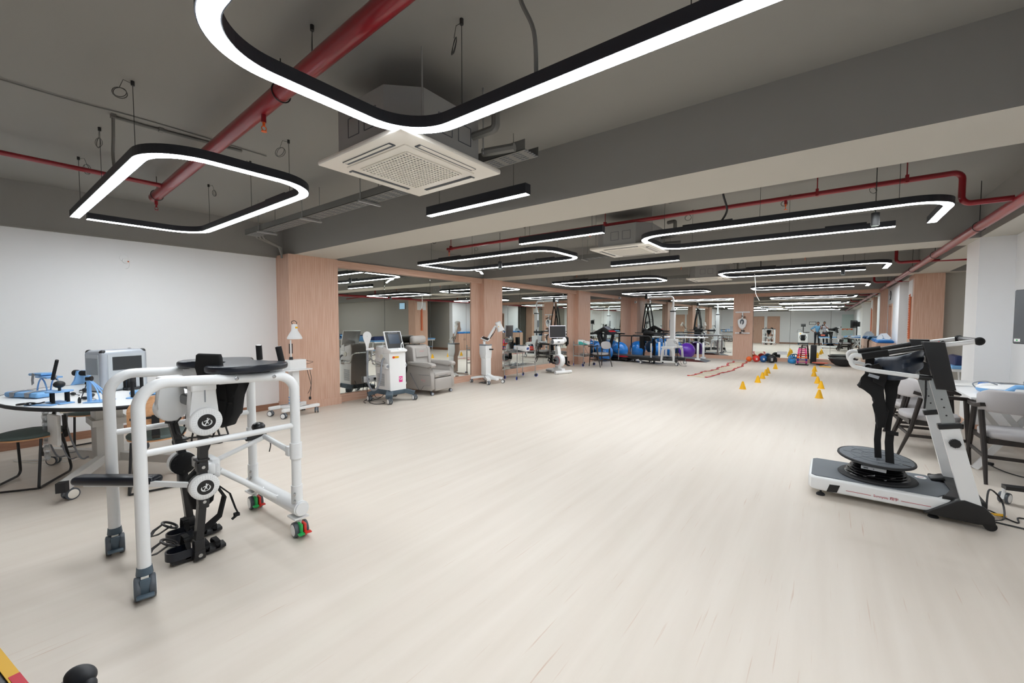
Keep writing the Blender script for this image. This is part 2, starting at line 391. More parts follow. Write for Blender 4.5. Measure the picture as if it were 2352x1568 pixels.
def ws(x0, x1, y0, y1): return [(x0+.35, y0), (x1-.4, y0), (x0+1.4, y0), (x1-.5, y1), (x0+.4, y1), (x0+1.6, y1)]
bays = ((.57, 1.72), (5.45, 6.6), (10.4, 11.55), (15.5, 16.65))
bl = ('nearest bay', 'bay between the first and second beams', 'bay between the second and third beams', 'bay just before the far mirrors')
LX = ((-6.4, -3.47, -.02, 'L', 'left'), (-2.05, .9, 0, 'R', 'right'))
for i, (y0, y1) in enumerate(bays):
    for x0, x1, sh, k, side in LX:
        if i == 0 and k == 'L': y0_, y1_ = .78, 1.87
        else: y0_, y1_ = y0, y1
        loop_light('black framed loop light on the %s of the %s' % (side, bl[i]), x0, x1, y0_, y1_, k, ws(x0, x1, y0_, y1_), i*2+(k == 'L'))
# broken, hanging diffuser tails on two lights
for i, (x, y, z) in enumerate(((-5.95, 6.62, 2.585),)):
    b = MB(); b.bar([(x, y, z), (x+.12, y-.02, z-.02), (x+.2, y-.05, z-.08)], .05, .008)
    tag(b.build('hanging_diffuser', 'led'), 'loose white diffuser end drooping under the left loop light of the second bay', 'light')
for i, (x0, x1, y, lb) in enumerate(((-3.36, -2.1, 3.0, 'before the nearest beam, beside the air conditioner'), (-3.52, -2.25, 4.84, 'just past the nearest beam'), (-3.44, -2.16, 7.77, 'in front of the second beam'))):
    t = thing('linear_light', 'short straight black pendant light %s' % lb, 'light', ((x0+x1)/2, y, LZ), 0, 'straight pendant lights')
    h = (x1-x0)/2
    MB().b2((-h, -.038, .008), (h, .038, .095)).build('housing', 'housing', t, flat=True); MB().b2((-h+.004, -.03, .0055), (h-.004, .03, .009)).build('light_strip', 'led', t, flat=True)
    for q in (-1, 1):
        s_ = MB(); s_.cyl((q*h*.75, 0, .09), (q*h*.75, 0, ZS-LZ), .0022, n=5); s_.build('suspension_wire', 'wire', t)
for i, (x, y, lb) in enumerate(((.35, 5.75, 'right loop light of the second bay'), (-4.9, 6.1, 'left loop light of the second bay'), (.2, 11.2, 'right loop light of the third bay'), (-4.3, 10.2, 'left loop light of the third bay'))):
    t = thing('spotlight', 'small black cylinder spotlight beside the %s' % lb, 'light', (x, y, 2.5), 0, 'small cylinder spotlights')
    MB().cyl((0, 0, .0), (0, 0, .13), .036, n=16).build('body', 'black', t); MB().cyl((0, 0, -.004), (0, 0, .002), .03, n=16).build('lens', 'glassf', t)
    MB().cyl((0, 0, .13), (0, 0, ZS-2.5), .004, n=6).build('stem', 'wire', t)
def spare_wire(x, y, lb):
    b = MB(); b.cyl((0, 0, -.03), (0, 0, 0), .011, n=8); b.tube([(0, 0, -.02), (-.012, 0, -.16)], .0018, 4); b.tube([(0, 0, -.02), (.0, .0, -.15)], .0018, 4)
    b.torus((-.006, 0, -.2), .042, .0022, (.3, 1, 0), 18, 4); b.torus((-.006, .004, -.2), .039, .002, (.4, 1, .1), 18, 4)
    tag(b.build('spare_wire', 'wire', loc=(x, y, ZS)), 'unused coiled suspension wire hanging from the ceiling %s' % lb, 'wire')
spare_wire(-2.35, 1.25, 'above the nearest air conditioner'); spare_wire(-5.0, 2.4, 'above the left cable tray')
# cables drooping from ceiling to lights
def cable(label, pts, r, m='greyp', name='power_cable', mats=None):
    P = [Vector(p) for p in pts]; out = []
    for i in range(len(P)-1):
        a = P[max(i-1, 0)]; b = P[i]; c = P[i+1]; d = P[min(i+2, len(P)-1)]
        for k in range(6):
            t = k/6; out.append(.5*((2*b)+(-a+c)*t+(2*a-5*b+4*c-d)*t*t+(-a+3*b-3*c+d)*t**3))
    out.append(P[-1]); b_ = MB().tube(out, r, 6)
    return tag(b_.build(name, m), label, 'cable')
cable('grey flexible conduit dropping from the ceiling to the nearest right loop light', [(-1.18, 1.62, ZS), (-1.18, 1.62, 3.0), (-1.13, 1.66, 2.85), (-1.15, 1.71, 2.68)], .011)
cable('grey flexible conduit dropping from the ceiling to the nearest left loop light', [(-4.6, .8, ZS-.02), (-4.62, .8, 3.0), (-4.66, .8, 2.85), (-4.6, .8, 2.68)], .012)
cable('black cable looping down to the right loop light of the second bay', [(-1.02, 5.2, ZS), (-1.0, 5.3, 2.95), (-.98, 5.42, 2.8), (-1.05, 5.45, 2.68)], .012, 'black')
cable('black cable dropping to the right loop light of the third bay', [(-1.2, 10.35, ZS), (-1.2, 10.38, 2.9), (-1.2, 10.4, 2.68)], .01, 'black')
cable('thin white cable hanging loose below the right loop light of the third bay', [(-1.45, 11.5, 2.66), (-1.43, 11.52, 2.4), (-1.42, 11.52, 2.2), (-1.34, 11.52, 2.02)], .006, 'white')
b = MB(); b.tube([(-4.62, .8, ZS-.012), (-4.62, 1.0, ZS-.014), (-4.55, 1.7, ZS-.014)], .013, 8)
for y in (.8, 1.1, 1.5): b.box((-4.6, y, ZS-.015), (.05, .03, .03))
tag(b.build('conduit', 'greyp'), 'painted conduit fixed to the ceiling above the nearest left loop light', 'pipe')
cable('thin painted wire stapled along the ceiling over the nearest left loop light', [(-4.53, -.4, ZS-.006), (-4.53, .5, ZS-.012), (-4.5, 1.0, ZS-.005), (-4.5, 1.9, ZS-.01)], .005)
for i, (x, y) in enumerate(((5.6, 11.6), (8.0, 11.6))):  # lamps added to brighten the alcove walls; the fixtures there are unlit
    t = thing('linear_light', '%s added straight fill light over the treatment beds in the side alcove' % ('nearer', 'farther')[i], 'light', (x, y, 2.75), 0, 'added alcove fill lights')
    MB().b2((-.6, -.05, .008), (.6, .05, .06)).build('housing', 'housing', t, flat=True); MB().b2((-.59, -.045, -.002), (.59, .045, .01)).build('light_strip', 'led_fill', t, flat=True)
    for q in (-.4, .4): MB().cyl((q, 0, .06), (q, 0, ZS-2.75), .002, n=5).build('suspension_wire', 'wire', t)
# ================================================================ air conditioners
def cassette(x, y, label):
    t = thing('ceiling_air_conditioner', label, 'air conditioner', (x, y, 2.60), 0, 'ceiling cassette air conditioners')
    p = MB(); s = .46
    p.box((0, 0, .02), (2*s, 2*s, .035), bev=.012, seg=2); p.box((0, 0, .0), (.64, .64, .012), bev=.006)
    p.build('panel', 'offwhite', t)
    body = [(-.42, -.25), (-.25, -.42), (.25, -.42), (.42, -.25), (.42, .25), (.25, .42), (-.25, .42), (-.42, .25)]
    b = MB(); b.prism(body, .038, .34)
    b.m(1)
    for sx, sy, r in ((0, -.421, 0), (0, .421, 0), (-.421, 0, PI/2), (.421, 0, PI/2)):
        for q in (-.13, .05):
            ox, oy = (q, 0) if r == 0 else (0, q)
            for (dx, dz, w_, h_) in ((.06, .12, .12, .004), (.06, .24, .12, .004), (0, .18, .004, .12), (.12, .18, .004, .12)):
                c = (sx+ox+(dx if r == 0 else 0), sy+oy+(dx if r else 0), dz)
                b.box(c, (w_ if r == 0 else .003, w_ if r else .003, h_))
    b.build('unit_body', ['galv', 'dgrey'], t, flat=True)
    sl = MB()
    for a in range(4):
        R = Matrix.Rotation(a*PI/2, 3, 'Z'); c = R @ Vector((0, -.365, -.0))
        sl.box(c, (.52, .045, .006), rot=(0, 0, a*PI/2))
    sl.build('air_slot', 'dgrey', t, flat=True)
    lv = MB()
    for a in range(4):
        R = Matrix.Rotation(a*PI/2, 3, 'Z'); c = R @ Vector((0, -.374, -.004)); lv.box(c, (.5, .028, .004), rot=(.2*math.cos(a*PI/2), 0, a*PI/2))
    lv.build('louvre', 'offwhite', t)
    g = MB(); N = 17
    g.box((0, 0, -.0075), (.5, .5, .003)); g.m(1)
    for i in range(N+1):
        q = -.25+.5*i/N
        g.box((q, 0, -.011), (.012, .5, .006)); g.box((0, q, -.010), (.5, .014, .005))
    g.build('grille', ['dgrey', 'offwhite'], t, flat=True)
    for sx in (-1, 1):
        for sy in (-1, 1): MB().cyl((sx*.44, sy*.28, .1), (sx*.44, sy*.28, ZS-2.6), .005, n=6).build('hanger_rod', 'galv', t)
    pp = MB(); pp.tube(fillet([(.42, .2, .2), (.62, .2, .2), (.62, .2, .42), (.5, .25, .42)], .03), .028, 8); pp.tube([(.42, .3, .12), (.66, .36, .12)], .03, 8); pp.build('refrigerant_pipe', 'greyp', t)
cassette(-2.44, 2.02, 'white ceiling cassette air conditioner with grey body, nearest, in front of the first beam')
cassette(-2.5, 6.33, 'white ceiling cassette air conditioner in the second bay, partly behind the loop light')
cassette(-2.5, 11.75, 'white ceiling cassette air conditioner in the third bay, smallest in view')
# cable trays
def tray(x0, x1, y, z, label, rods=True):
    t = thing('cable_tray', label, 'cable tray', ((x0+x1)/2, y, z), 0, 'perforated cable trays')
    h = (x1-x0)/2; b = MB(); b.b2((-h, -.09, 0), (h, .09, .004)); b.b2((-h, -.09, 0), (h, -.086, .075)); b.b2((-h, .086, 0), (h, .09, .075)); b.m(1)
    k = 0; xx = -h+.04
    while xx < h-.03:
        for yy in (-.06, -.03, 0, .03, .06): b.b2((xx+(.02 if k % 2 else 0), yy-.006, -.002), (xx+.03+(.02 if k % 2 else 0), yy+.006, .0))
        xx += .06; k += 1
    b.build('tray', ['greyp', 'dgrey'], t, flat=True)
    if rods:
        for q in [i*1.2-h+.5 for i in range(int((2*h)/1.2)+1) if i*1.2-h+.5 < h-.1]:
            r = MB(); r.cyl((q, -.11, -.02), (q, -.11, ZS-z), .005, n=6); r.cyl((q, .11, -.02), (q, .11, ZS-z), .005, n=6); r.b2((q-.015, -.13, -.03), (q+.015, .13, -.015)); r.build('hanger', 'galv', t, flat=True)
tray(-6.74, -1.8, 2.62, 2.76, 'grey perforated cable tray hung from the ceiling in front of the nearest beam')
tray(-6.8, -3.0, 7.55, 2.76, 'grey perforated cable tray hung in front of the second beam')
tray(-6.8, -3.0, 12.4, 2.76, 'grey perforated cable tray hung in front of the third beam')
for i in range(3):
    b = MB(); b.tube(fillet([(-6.6, 2.6+.05*i, 2.8-.01*i), (-6.9, 2.75+.05*i, 2.78), (-7.25-.02*i, 3.22+.03*i, 2.74), (-7.34, 3.3, 2.62-.02*i)], .08), .016, 8)
    tag(b.build('conduit', 'greyp'), 'grey conduit running from the near cable tray down to the nearest wood pillar top', 'pipe', 'conduits from the near cable tray')
# ================================================================ red sprinkler pipes
def pipe(label, segs, extra=None):
    t = thing('sprinkler_pipe', label, 'pipe', segs[0][0][0])
    for pts, r, rf in segs: MB().tube(fillet(pts, rf, 6), r, 12).build('pipe_run', 'red', t, world=True)
    return t
def head(t, x, y, z, m='orange'):
    b = MB(); b.cyl((x, y, z), (x, y, z-.05), .016, n=10); b.build('fitting', 'red', t, world=True)
    b = MB(); b.cyl((x, y, z-.05), (x, y, z-.075), .009, n=8); b.torus((x, y, z-.09), .015, .003, (1, 0, 0), 12, 5); b.cyl((x, y, z-.108), (x, y, z-.112), .018, n=10); b.build('sprinkler_head', m, t, world=True)
def hang(t, x, y, z, r):
    b = MB(); b.torus((x, y, z), r+.006, .004, (1, 0, 0) if t.get('ax') != 'y' else (0, 1, 0), 20, 5); b.cyl((x, y, z+r), (x, y, ZS), .004, n=6); b.build('pipe_hanger', 'wire', t, world=True)
t = pipe('thick red sprinkler pipe crossing the ceiling of the nearest bay', [([(-6.3, 1.42, 2.95), (1.55, 1.1, 2.95)], .052, 0)])
head(t, -6.2, 1.415, 2.9, 'red'); head(t, -3.08, 1.29, 2.9)
for x in (-6.15, -2.8, -.5): hang(t, x, 1.42-(x+6.3)*.04, 2.95, .052)
pipe('thin red sprinkler branch pipe running along the ceiling toward the left of the nearest bay', [([(-5.72, -2.5, 2.96), (-5.72, 1.37, 2.96)], .022, 0)])
t = pipe('long thick red pipe running the length of the room on the right', [([(1.38, -2.6, 2.65-.02), (1.38, 19.05, 2.63)], .052, 0)]); t['ax'] = 'y'
for y in (2, 4.9, 7.3, 9.9, 12.3, 14.8, 17): hang(t, 1.38, y, 2.63, .052)
for (y, lb, xl) in ((5.97, 'second bay', -6.15), (11.0, 'third bay', -6.0), (16.0, 'farthest bay', -6.0)):
    t = pipe('thin red sprinkler branch pipe across the %s, dropping to the long pipe' % lb, [([(xl, y, 2.97), (1.0, y, 2.97), (1.0, y, 2.66), (1.34, y, 2.66)], .027, .07)])
    for x in (xl+.1, -2.75, -.15, .6): 
        b = MB(); b.cyl((x, y, 2.95), (x, y, ZS), .006, n=6); b.b2((x-.014, y-.03, 2.94), (x+.014, y+.03, 3.02)); b.build('pipe_hanger', 'red', t, world=True)
    for x in (xl+.05, -3.0, -.45): head(t, x, y, 2.95)
for y in (11.0, 16.0):
    b = MB().tube([(1.42, y, 2.66), (3.2, y, 2.60)] if y < 12 else [(1.42, y, 2.66), (1.56, y, 2.66), (2.2, y, 2.66)], .024, 10)
    tag(b.build('sprinkler_pipe', 'red', loc=(0, 0, -.0)), 'short red pipe passing right from the long pipe in the %s' % ('third bay' if y < 12 else 'farthest bay'), 'pipe')
# ================================================================ shared small builders
def caster(t, x, y, r=.05, ang=0, top=None, mt='grey', hub='white', w=.022, stem=.012, plate=False, twin=True, name='caster', z0=0):
    """swivel caster in the parent's frame, wheel on the floor at x, y"""
    ca, sa = math.cos(ang), math.sin(ang); top = top or 2.6*r
    b = MB(); ox, oy = ca*r*.45, sa*r*.45
    b.cyl((x, y, z0+r*1.7), (x, y, z0+top), stem, n=10)
    P = [(-r*.55, .9*r), (-r*.2, 2.05*r), (r*.75, 2.0*r), (r*1.0, 1.1*r), (r*.5, .95*r), (r*.2, 1.2*r)]
    R = Matrix.Rotation(ang, 3, 'Z')
    pr = MB(); pr.prism([(p[0], p[1]) for p in P], -w*.55, w*.55, 'XZ')
    for v in pr.bm.verts: v.co = R @ v.co + Vector((x, y, z0))
    me = bpy.data.meshes.new('t'); pr.bm.to_mesh(me); pr.bm.free(); b.bm.from_mesh(me); bpy.data.meshes.remove(me)
    if plate: b.box((x, y, z0+top), (r*1.6, r*1.6, .008))
    c = b.build(name, mt, t)
    nrm = Vector((-sa, ca, 0)); cc = Vector((x+ox, y+oy, z0+r))
    g = MB()
    for q in ((-1, 1) if twin else (0,)):
        k = cc + nrm*(q*w*1.05)
        g.m(0).lathe([(r*.8, -w*.5), (r*.96, -w*.42), (r, -w*.2), (r, w*.2), (r*.96, w*.42), (r*.8, w*.5)], k, nrm, 20)
        g.m(1).lathe([(r*.72, -w*.56), (r*.76, -w*.5), (r*.76, w*.5), (r*.72, w*.56)], k, nrm, 20)
    g.build('wheel', ['dgrey' if mt != 'steel' else 'rubber', hub], c)
    return c
def logo(parent, c, r, nrm, mt='black'):
    """round black badge with a running figure in a ring"""
    c = Vector(c); nrm = Vector(nrm).normalized(); up = Vector((0, 0, 1)); sd = up.cross(nrm)
    b = MB(); b.cyl(c, c+nrm*.004, r, n=28); o = b.build('badge', mt, parent)
    g = MB(); k = c+nrm*.0055
    def arc(a0, a1, R, w0):
        p = [k+sd*(math.cos(math.radians(a0+(a1-a0)*i/10))*R)+up*(math.sin(math.radians(a0+(a1-a0)*i/10))*R*.8-.06*r) for i in range(11)]
        g.tube(p, [w0*(.35+.65*math.sin(PI*i/10)) for i in range(11)], 5)
    arc(150, 275, r*.52, r*.09); arc(-80, 40, r*.52, r*.09)
    g.ell(k+up*r*.42+sd*r*.08, r*.1, n=8)
    g.tube([k+sd*r*.1+up*r*.26, k-sd*r*.02-up*r*.02], r*.1, 6); g.tube([k+sd*r*.05+up*r*.24, k-sd*r*.3+up*r*.1], r*.05, 5)
    g.tube([k+sd*r*.1+up*r*.24, k+sd*r*.34+up*r*.36], r*.05, 5); g.tube([k-sd*r*.02, k-sd*r*.22-up*r*.34], r*.06, 5); g.tube([k, k+sd*r*.16-up*r*.22], r*.06, 5)
    g.build('emblem', 'white', o); return o

# ================================================================ robotic gait trainer (front left)
W = thing('gait_trainer', 'white wheeled gait trainer with robotic legs and black arm pad in the left foreground', 'gait trainer', (-3.33, .98, 0))
def side_frame(x):
    b = MB(); b.tube(fillet([(x, .565, .15), (x, .565, 1.17), (x, 1.395, 1.135), (x, 1.395, .2)], [0, .13, .12, 0], 8), .031, 14)
    b.tube([(x, .565, .785), (x, 1.395, .785)], .019, 12); b.cyl((x, 1.395, .2), (x, 1.395, .36), .037, n=16)
    f = b.build('side_frame', 'whitemetal', W, world=True)
    for z in (.26, .31): MB().cyl((x-.045, 1.38, z), (x+.045, 1.38, z), .007, n=8).build('bolt', 'steel', f, world=False) if 0 else None
    g = MB()
    for z in (.26, .31): g.cyl((x+.02, 1.37, z), (x+.05, 1.355, z), .008, n=8)
    g.build('bolt', 'steel', f, world=True)
    return f
side_frame(-2.96); side_frame(-3.69)
b = MB(); b.cyl((-3.74, 1.40, .2), (-2.91, 1.40, .2), .052, n=24); b.cyl((-2.91, 1.40, .2), (-2.895, 1.40, .2), .045, n=24)
b.box((-2.96, 1.40, .135), (.11, .1, .012)); b.box((-3.69, 1.40, .135), (.11, .1, .012)); b.build('rear_crossbar', 'whitemetal', W, world=True)
off = Vector(W.location)
for (x, y, a) in ((-2.96, .565, 1.2), (-3.69, .565, 1.7)):
    caster(W, x-off.x, y-off.y, .062, math.atan2(-y, -x), .155, 'offwhite', 'white', .03, .02)
    b = MB(); b.cyl((x-off.x, y-off.y, .125), (x-off.x, y-off.y, .165), .038, .034, n=24); b.build('caster_collar', 'slate', W)
    b = MB(); an = math.atan2(-y, -x); b.box((x-off.x+.1*math.cos(an), y-off.y+.1*math.sin(an), .045), (.03, .075, .012), rot=(0, .3, an), bev=.006); b.box((x-off.x+.07*math.cos(an), y-off.y+.07*math.sin(an), .085), (.02, .045, .08), rot=(0, 0, an), bev=.006); b.build('brake_pedal', 'slate', W)
for (x, y) in ((-2.96, 1.40), (-3.69, 1.40)):
    caster(W, x-off.x, y-off.y, .052, -.1, .13, 'white', 'white', .03, .016)
    for c_, dx in (('green', -.011), ('redv', .013)):
        b = MB(); b.box((x-off.x+.055, y-off.y-.005+dx*1.05, .062), (.075, .018, .085), rot=(0, 0, -.1), bev=.006); b.box((x-off.x+.105, y-off.y-.01+dx*1.9, .045), (.03, .04, .008), rot=(0, 0, -.1)); b.build('brake_lever', c_, W)
# centre linkage and actuator
b = MB(); b.tube([(-2.97, 1.395, .60), (-3.0, 1.37, .60), (-3.26, 1.33, .66), (-3.4, 1.33, .66), (-3.66, 1.37, .6), (-3.69, 1.395, .6)], .02, 10)
for x in (-2.96, -3.69): b.cyl((x, 1.395, .55), (x, 1.395, .66), .039, n=16); b.box((x*.98-.065*.98+.0 if x < -3.3 else x-.045, 1.365, .6), (.05, .03, .07), bev=.008)
b.build('upper_cross_tube', 'whitemetal', W, world=True)
b = MB(); b.tube([(-3.3, 1.32, .655), (-3.31, 1.03, .565)], .016, 10); b.build('upper_link_arm', 'whitemetal', W, world=True)
for dx in (-.06, .06):
    b = MB(); b.tube([(-3.31+dx*.8, 1.03, .5), (-3.31+dx*2, 1.36, .215)], .018, 10); b.box((-3.31+dx*2, 1.375, .215), (.03, .06, .05), bev=.008); b.build('lower_link_arm', 'whitemetal', W, world=True)
b = MB(); b.box((-3.31, 1.0, .53), (.17, .05, .13), bev=.015); b.box((-3.31, .95, .55), (.3, .05, .07), bev=.01)
for z in (.56, .5): b.cyl((-3.215, 1.0, z), (-3.225+.02, .995, z), .012, n=10)
b.build('link_bracket', 'whitemetal', W, world=True)
b = MB(); b.cyl((-3.33, 1.08, .69), (-3.33, 1.26, .672), .018, n=14); b.build('actuator_rod', 'alu', W, world=True)
b = MB(); b.cyl((-3.33, 1.22, .675), (-3.33, 1.28, .67), .03, n=14); b.box((-3.33, 1.31, .672), (.06, .08, .07), bev=.012); b.ell((-3.35, 1.31, .73), (.045, .045, .035), n=14); b.build('actuator_motor', 'blackm', W, world=True)
b = MB(); b.tube([(-3.33, 1.35, .66), (-3.3, 1.37, .6), (-3.3, 1.36, .54)], .004, 5); b.build('actuator_cable', 'black', W, world=True)
# arm pad
def sym(p): return [(x, y) for x, y in p] + [(-x, y) for x, y in reversed(p) if abs(x) > 1e-4]
half = [(0, 1.10), (.08, 1.10), (.15, 1.03), (.19, .93), (.25, .90), (.33, .91), (.42, .97), (.45, 1.06), (.45, 1.18), (.41, 1.30), (.33, 1.38), (.25, 1.385), (.17, 1.33), (.1, 1.29), (0, 1.28)]
pts = sym(half)
sm = []
for i in range(len(pts)):
    a, b_, c_ = Vector(pts[i-1]), Vector(pts[i]), Vector(pts[(i+1) % len(pts)])
    sm += [tuple(b_*.75+a*.25), tuple(b_*.75+c_*.25)]
b = MB(); b.prism([(x-3.33, y) for x, y in sm], 1.185, 1.23, 'XY', bev=.016)
b.build('arm_pad', 'leather', W, world=True, ang=60)
b = MB(); b.b2((-3.68, .98, 1.155), (-2.97, 1.06, 1.187)); b.b2((-3.68, 1.24, 1.14), (-2.97, 1.32, 1.187)); b.b2((-3.02, .95, 1.12), (-2.97, 1.34, 1.17)); b.b2((-3.68, .95, 1.12), (-3.63, 1.34, 1.17)); b.build('pad_support', 'whitemetal', W, world=True, flat=True)
for y in (1.03, 1.25): MB().lathe([(.012, 0), (.012, .006), (.006, .008)], (-2.933, y, 1.195-.042*y), (1, 0, 0), 12).build('bolt', 'steel', W, world=True)
for x, dx in ((-3.52, .015), (-3.12, -.03)):
    b = MB(); b.tube(fillet([(x, 1.30, 1.165), (x, 1.40, 1.17), (x+dx, 1.39, 1.24)], .03), .016, 10); b.build('handle_tube', 'whitemetal', W, world=True)
    b = MB(); b.cyl((x+dx*.7, 1.395, 1.215), (x+dx*1.6, 1.385, 1.325), .021, n=16); b.build('hand_grip', 'fabricb', W, world=True)
    MB().cyl((x+dx*1.6, 1.385, 1.325), (x+dx*1.62, 1.385, 1.328), .017, n=16).build('grip_cap', 'white', W, world=True)
# robotic legs
def robo_leg(x, hy, hz, ky, kz, fy, side, lean):
    fx = x - side*.02
    b = MB(); out = x + side*.03
    P = [(hy-.062, 1.13), (hy+.06, 1.13), (hy+.065, 1.12), (hy+.062, hz+.04)] + [(hy+.088*math.cos(a), hz+.088*math.sin(a)) for a in [math.radians(v) for v in range(10, -200, -15)]] + [(hy-.066, hz+.04), (hy-.068, 1.12)]
    b.prism(P, x-.045, x+.03, 'YZ', bev=.012); b.b2((x-.05, hy-.068, 1.07), (x+.034, hy+.068, 1.14), bev=.012)
    o = b.build('hip_drive', 'white', W, world=True, ang=50)
    if side > 0: MB().b2((x+.031, hy+.0, hz+.12), (x+.0335, hy+.006, hz+.2)).build('indicator_slot', 'grey', o, world=True)
    fcx = x+.03 if side > 0 else x-.045
    b = MB(); b.lathe([(.088, 0), (.088, .018), (.08, .026), (.05, .028)], (fcx, hy, hz), (side, 0, 0), 32)
    rr = random.Random(3); b.m(1)
    for ring, cnt in ((.058, 24), (.066, 28), (.074, 32)):
        for q in range(cnt):
            a = 2*PI*q/cnt; b.box((fcx+side*.0285-side*(ring-.05)*.09, hy+math.cos(a)*ring, hz+math.sin(a)*ring), (.0015, .002, .002))
    hc = b.build('hip_cover', ['white', 'grey'], W, world=True, ang=50)
    logo(hc, Vector((fcx+side*.027, hy, hz))-parent_loc(hc), .048, (side, 0, 0))
    # thigh
    b = MB(); b.bar([(x-.01, hy, hz-.07), (x-.01, ky, kz+.06)], .05, .045, up=(0, 1, .01)); b.cyl((x-.01, hy, hz-.1), (x-.01, hy, hz-.07), .038, .03, n=16)
    zz = kz+.12; b.box((x-.01, ky, zz), (.06, .06, .06), bev=.008); b.box((x-.01, ky, zz+.045), (.07, .07, .014), bev=.004)
    b.build('thigh_bar', 'blackm', W, world=True)
    b = MB(); b.lathe([(.076, -.02), (.079, 0), (.079, .02), (.073, .028), (.05, .03)], (x+side*.02, ky, kz), (side, 0, 0), 32)
    b.m(1)
    for ring, cnt in ((.056, 24), (.064, 28), (.071, 32)):
        for q in range(cnt):
            a = 2*PI*q/cnt; b.box((x+side*(.0505-(ring-.05)*.09), ky+math.cos(a)*ring, kz+math.sin(a)*ring), (.0015, .002, .002))
    kc = b.build('knee_cover', ['white', 'grey'], W, world=True, ang=50)
    if side > 0: logo(kc, Vector((x+side*.049, ky, kz))-parent_loc(kc), .045, (side, 0, 0))
    b = MB(); b.cyl((x-side*.03, ky, kz), (x-side*.002, ky, kz), .075, n=24)
    for q in range(8):
        a = 2*PI*q/8; b.cyl((x-side*.034, ky+.055*math.cos(a), kz+.055*math.sin(a)), (x-side*.03, ky+.055*math.cos(a), kz+.055*math.sin(a)), .006, n=8)
    b.build('knee_plate', 'blackm', W, world=True)
    # shank
    b = MB(); b.bar([(x-.01, ky, kz-.05), (x-.01, fy, .12)], .046, .042, up=(0, 1, .01)); b.box((x-.01, ky, kz-.11), (.06, .055, .07), bev=.008); b.box((x-.01, fy, .10), (.055, .055, .08), bev=.006); b.box((x-.01, fy, .045), (.06, .06, .06), bev=.006)
    b.build('shank_bar', 'blackm', W, world=True)
    g = MB(); g.cyl((x+side*.02, fy, .045), (x+side*.026, fy, .045), .012, n=10); g.cyl((x+side*.02, ky, kz+.12), (x+side*.026, ky, kz+.12), .01, n=10); g.cyl((x+side*.02, ky, kz-.1), (x+side*.026, ky, kz-.1), .01, n=10); g.build('bolt', 'steel', W, world=True)
    # sandal
    cx = x - side*.075
    b = MB(); sole = [(cx-.04, fy-.13), (cx+.04, fy-.13), (cx+.045, fy-.02), (cx+.05, fy+.1), (cx+.035, fy+.16), (cx-.03, fy+.165), (cx-.05, fy+.1), (cx-.045, fy-.02)]
    b.prism(sole, .012, .04, 'XY', bev=.008); b.box(((x+cx)/2, fy, .03), (.09, .05, .012)); b.build('foot_plate', 'rubber', W, world=True)
    b = MB(); heel = [(cx+.05*math.cos(a), fy-.1+.05*math.sin(a)*1.0, 0) for a in [math.radians(v) for v in range(180, 361, 20)]]
    b.bar([Vector(p)+Vector((0, 0, .065)) for p in [(cx-.05, fy-.02, 0)]+heel+[(cx+.05, fy-.02, 0)]], .008, .05); b.build('heel_cup', 'leather', W, world=True)
    for k, (yy, zt) in enumerate(((fy-.05, .16), (fy+.05, .085), (fy+.11, .075))):
        b = MB(); b.bar([(cx-.05, yy, .03), (cx-.052, yy, zt*.7), (cx-.03, yy, zt), (cx+.03, yy, zt), (cx+.052, yy, zt*.7), (cx+.05, yy, .03)], .026, .006, up=(0, 0, 1)); b.box((cx+.035, yy, zt*.92), (.03, .03, .016), bev=.004); b.build('foot_strap', 'fabricb', W, world=True)
    b = MB(); b.bar([(cx-.045, fy-.14, .16), (cx-.06, fy-.2, .12), (cx, fy-.235, .11), (cx+.05, fy-.2, .13), (cx+.045, fy-.13, .16)], .02, .004); b.torus((cx, fy-.13, .15), .045, .008, (.1, .6, 1), 20, 6); b.build('ankle_cuff', 'blackm', W, world=True)
robo_leg(-3.12, .905, .885, .89, .475, .86, 1, 0); robo_leg(-3.55, .85, .92, .90, .53, .93, -1, 0)
# calf cushion and hanging strap between the legs
b = MB(); b.prism([(.84, .5), (.9, .56), (.98, .55), (1.0, .45), (.98, .32), (.92, .27), (.86, .3), (.84, .4)], -3.29, -3.22, 'YZ', bev=.02); b.build('calf_cushion', 'fabricb', W, world=True)
b = MB(); b.bar([(-3.2, .99, .42), (-3.2, 1.03, .34), (-3.2, 1.0, .22), (-3.22, .93, .16)], .05, .012, up=(0, 1, 0)); b.bar([(-3.2, 1.0, .42), (-3.19, 1.06, .35), (-3.19, 1.09, .24), (-3.2, 1.11, .19), (-3.2, 1.07, .165)], .02, .008, up=(0, 1, 0)); b.box((-3.2, 1.1, .19), (.03, .03, .02)); b.build('calf_strap', 'fabricb', W, world=True)
# back cushion, harness bag
b = MB(); b.prism([(-.075, 0), (.075, 0), (.082, .05), (.078, .12), (.07, .145), (-.065, .15), (-.078, .14), (-.082, .06)], -.018, .018, 'XZ', bev=.012)
o = b.build('back_cushion', 'fabricb', W, loc=(.2, -.03, 1.155), rz=.64, ang=60)
b = MB(); P = [(-.02, .0), (-.1, -.02), (-.13, -.12), (-.12, -.22), (-.08, -.33), (-.02, -.4), (.05, -.38), (.09, -.3), (.13, -.18), (.12, -.08), (.14, -.06), (.09, .0)]
b.prism(P, -.045, .045, 'XZ', bev=.03); b.m(0)
b.bar([(-.06, -.05, -.05), (-.05, -.055, -.2), (-.02, -.05, -.36)], .014, .006, up=(0, 1, 0)); b.bar([(.04, -.05, -.05), (.06, -.055, -.2), (.02, -.05, -.34)], .014, .006, up=(0, 1, 0)); b.bar([(-.09, -.05, -.2), (.1, -.05, -.22)], .012, .006, up=(0, 1, 0))
b.build('harness_bag', 'fabricb', W, loc=(0, .12, 1.17), rz=.45, ang=60)
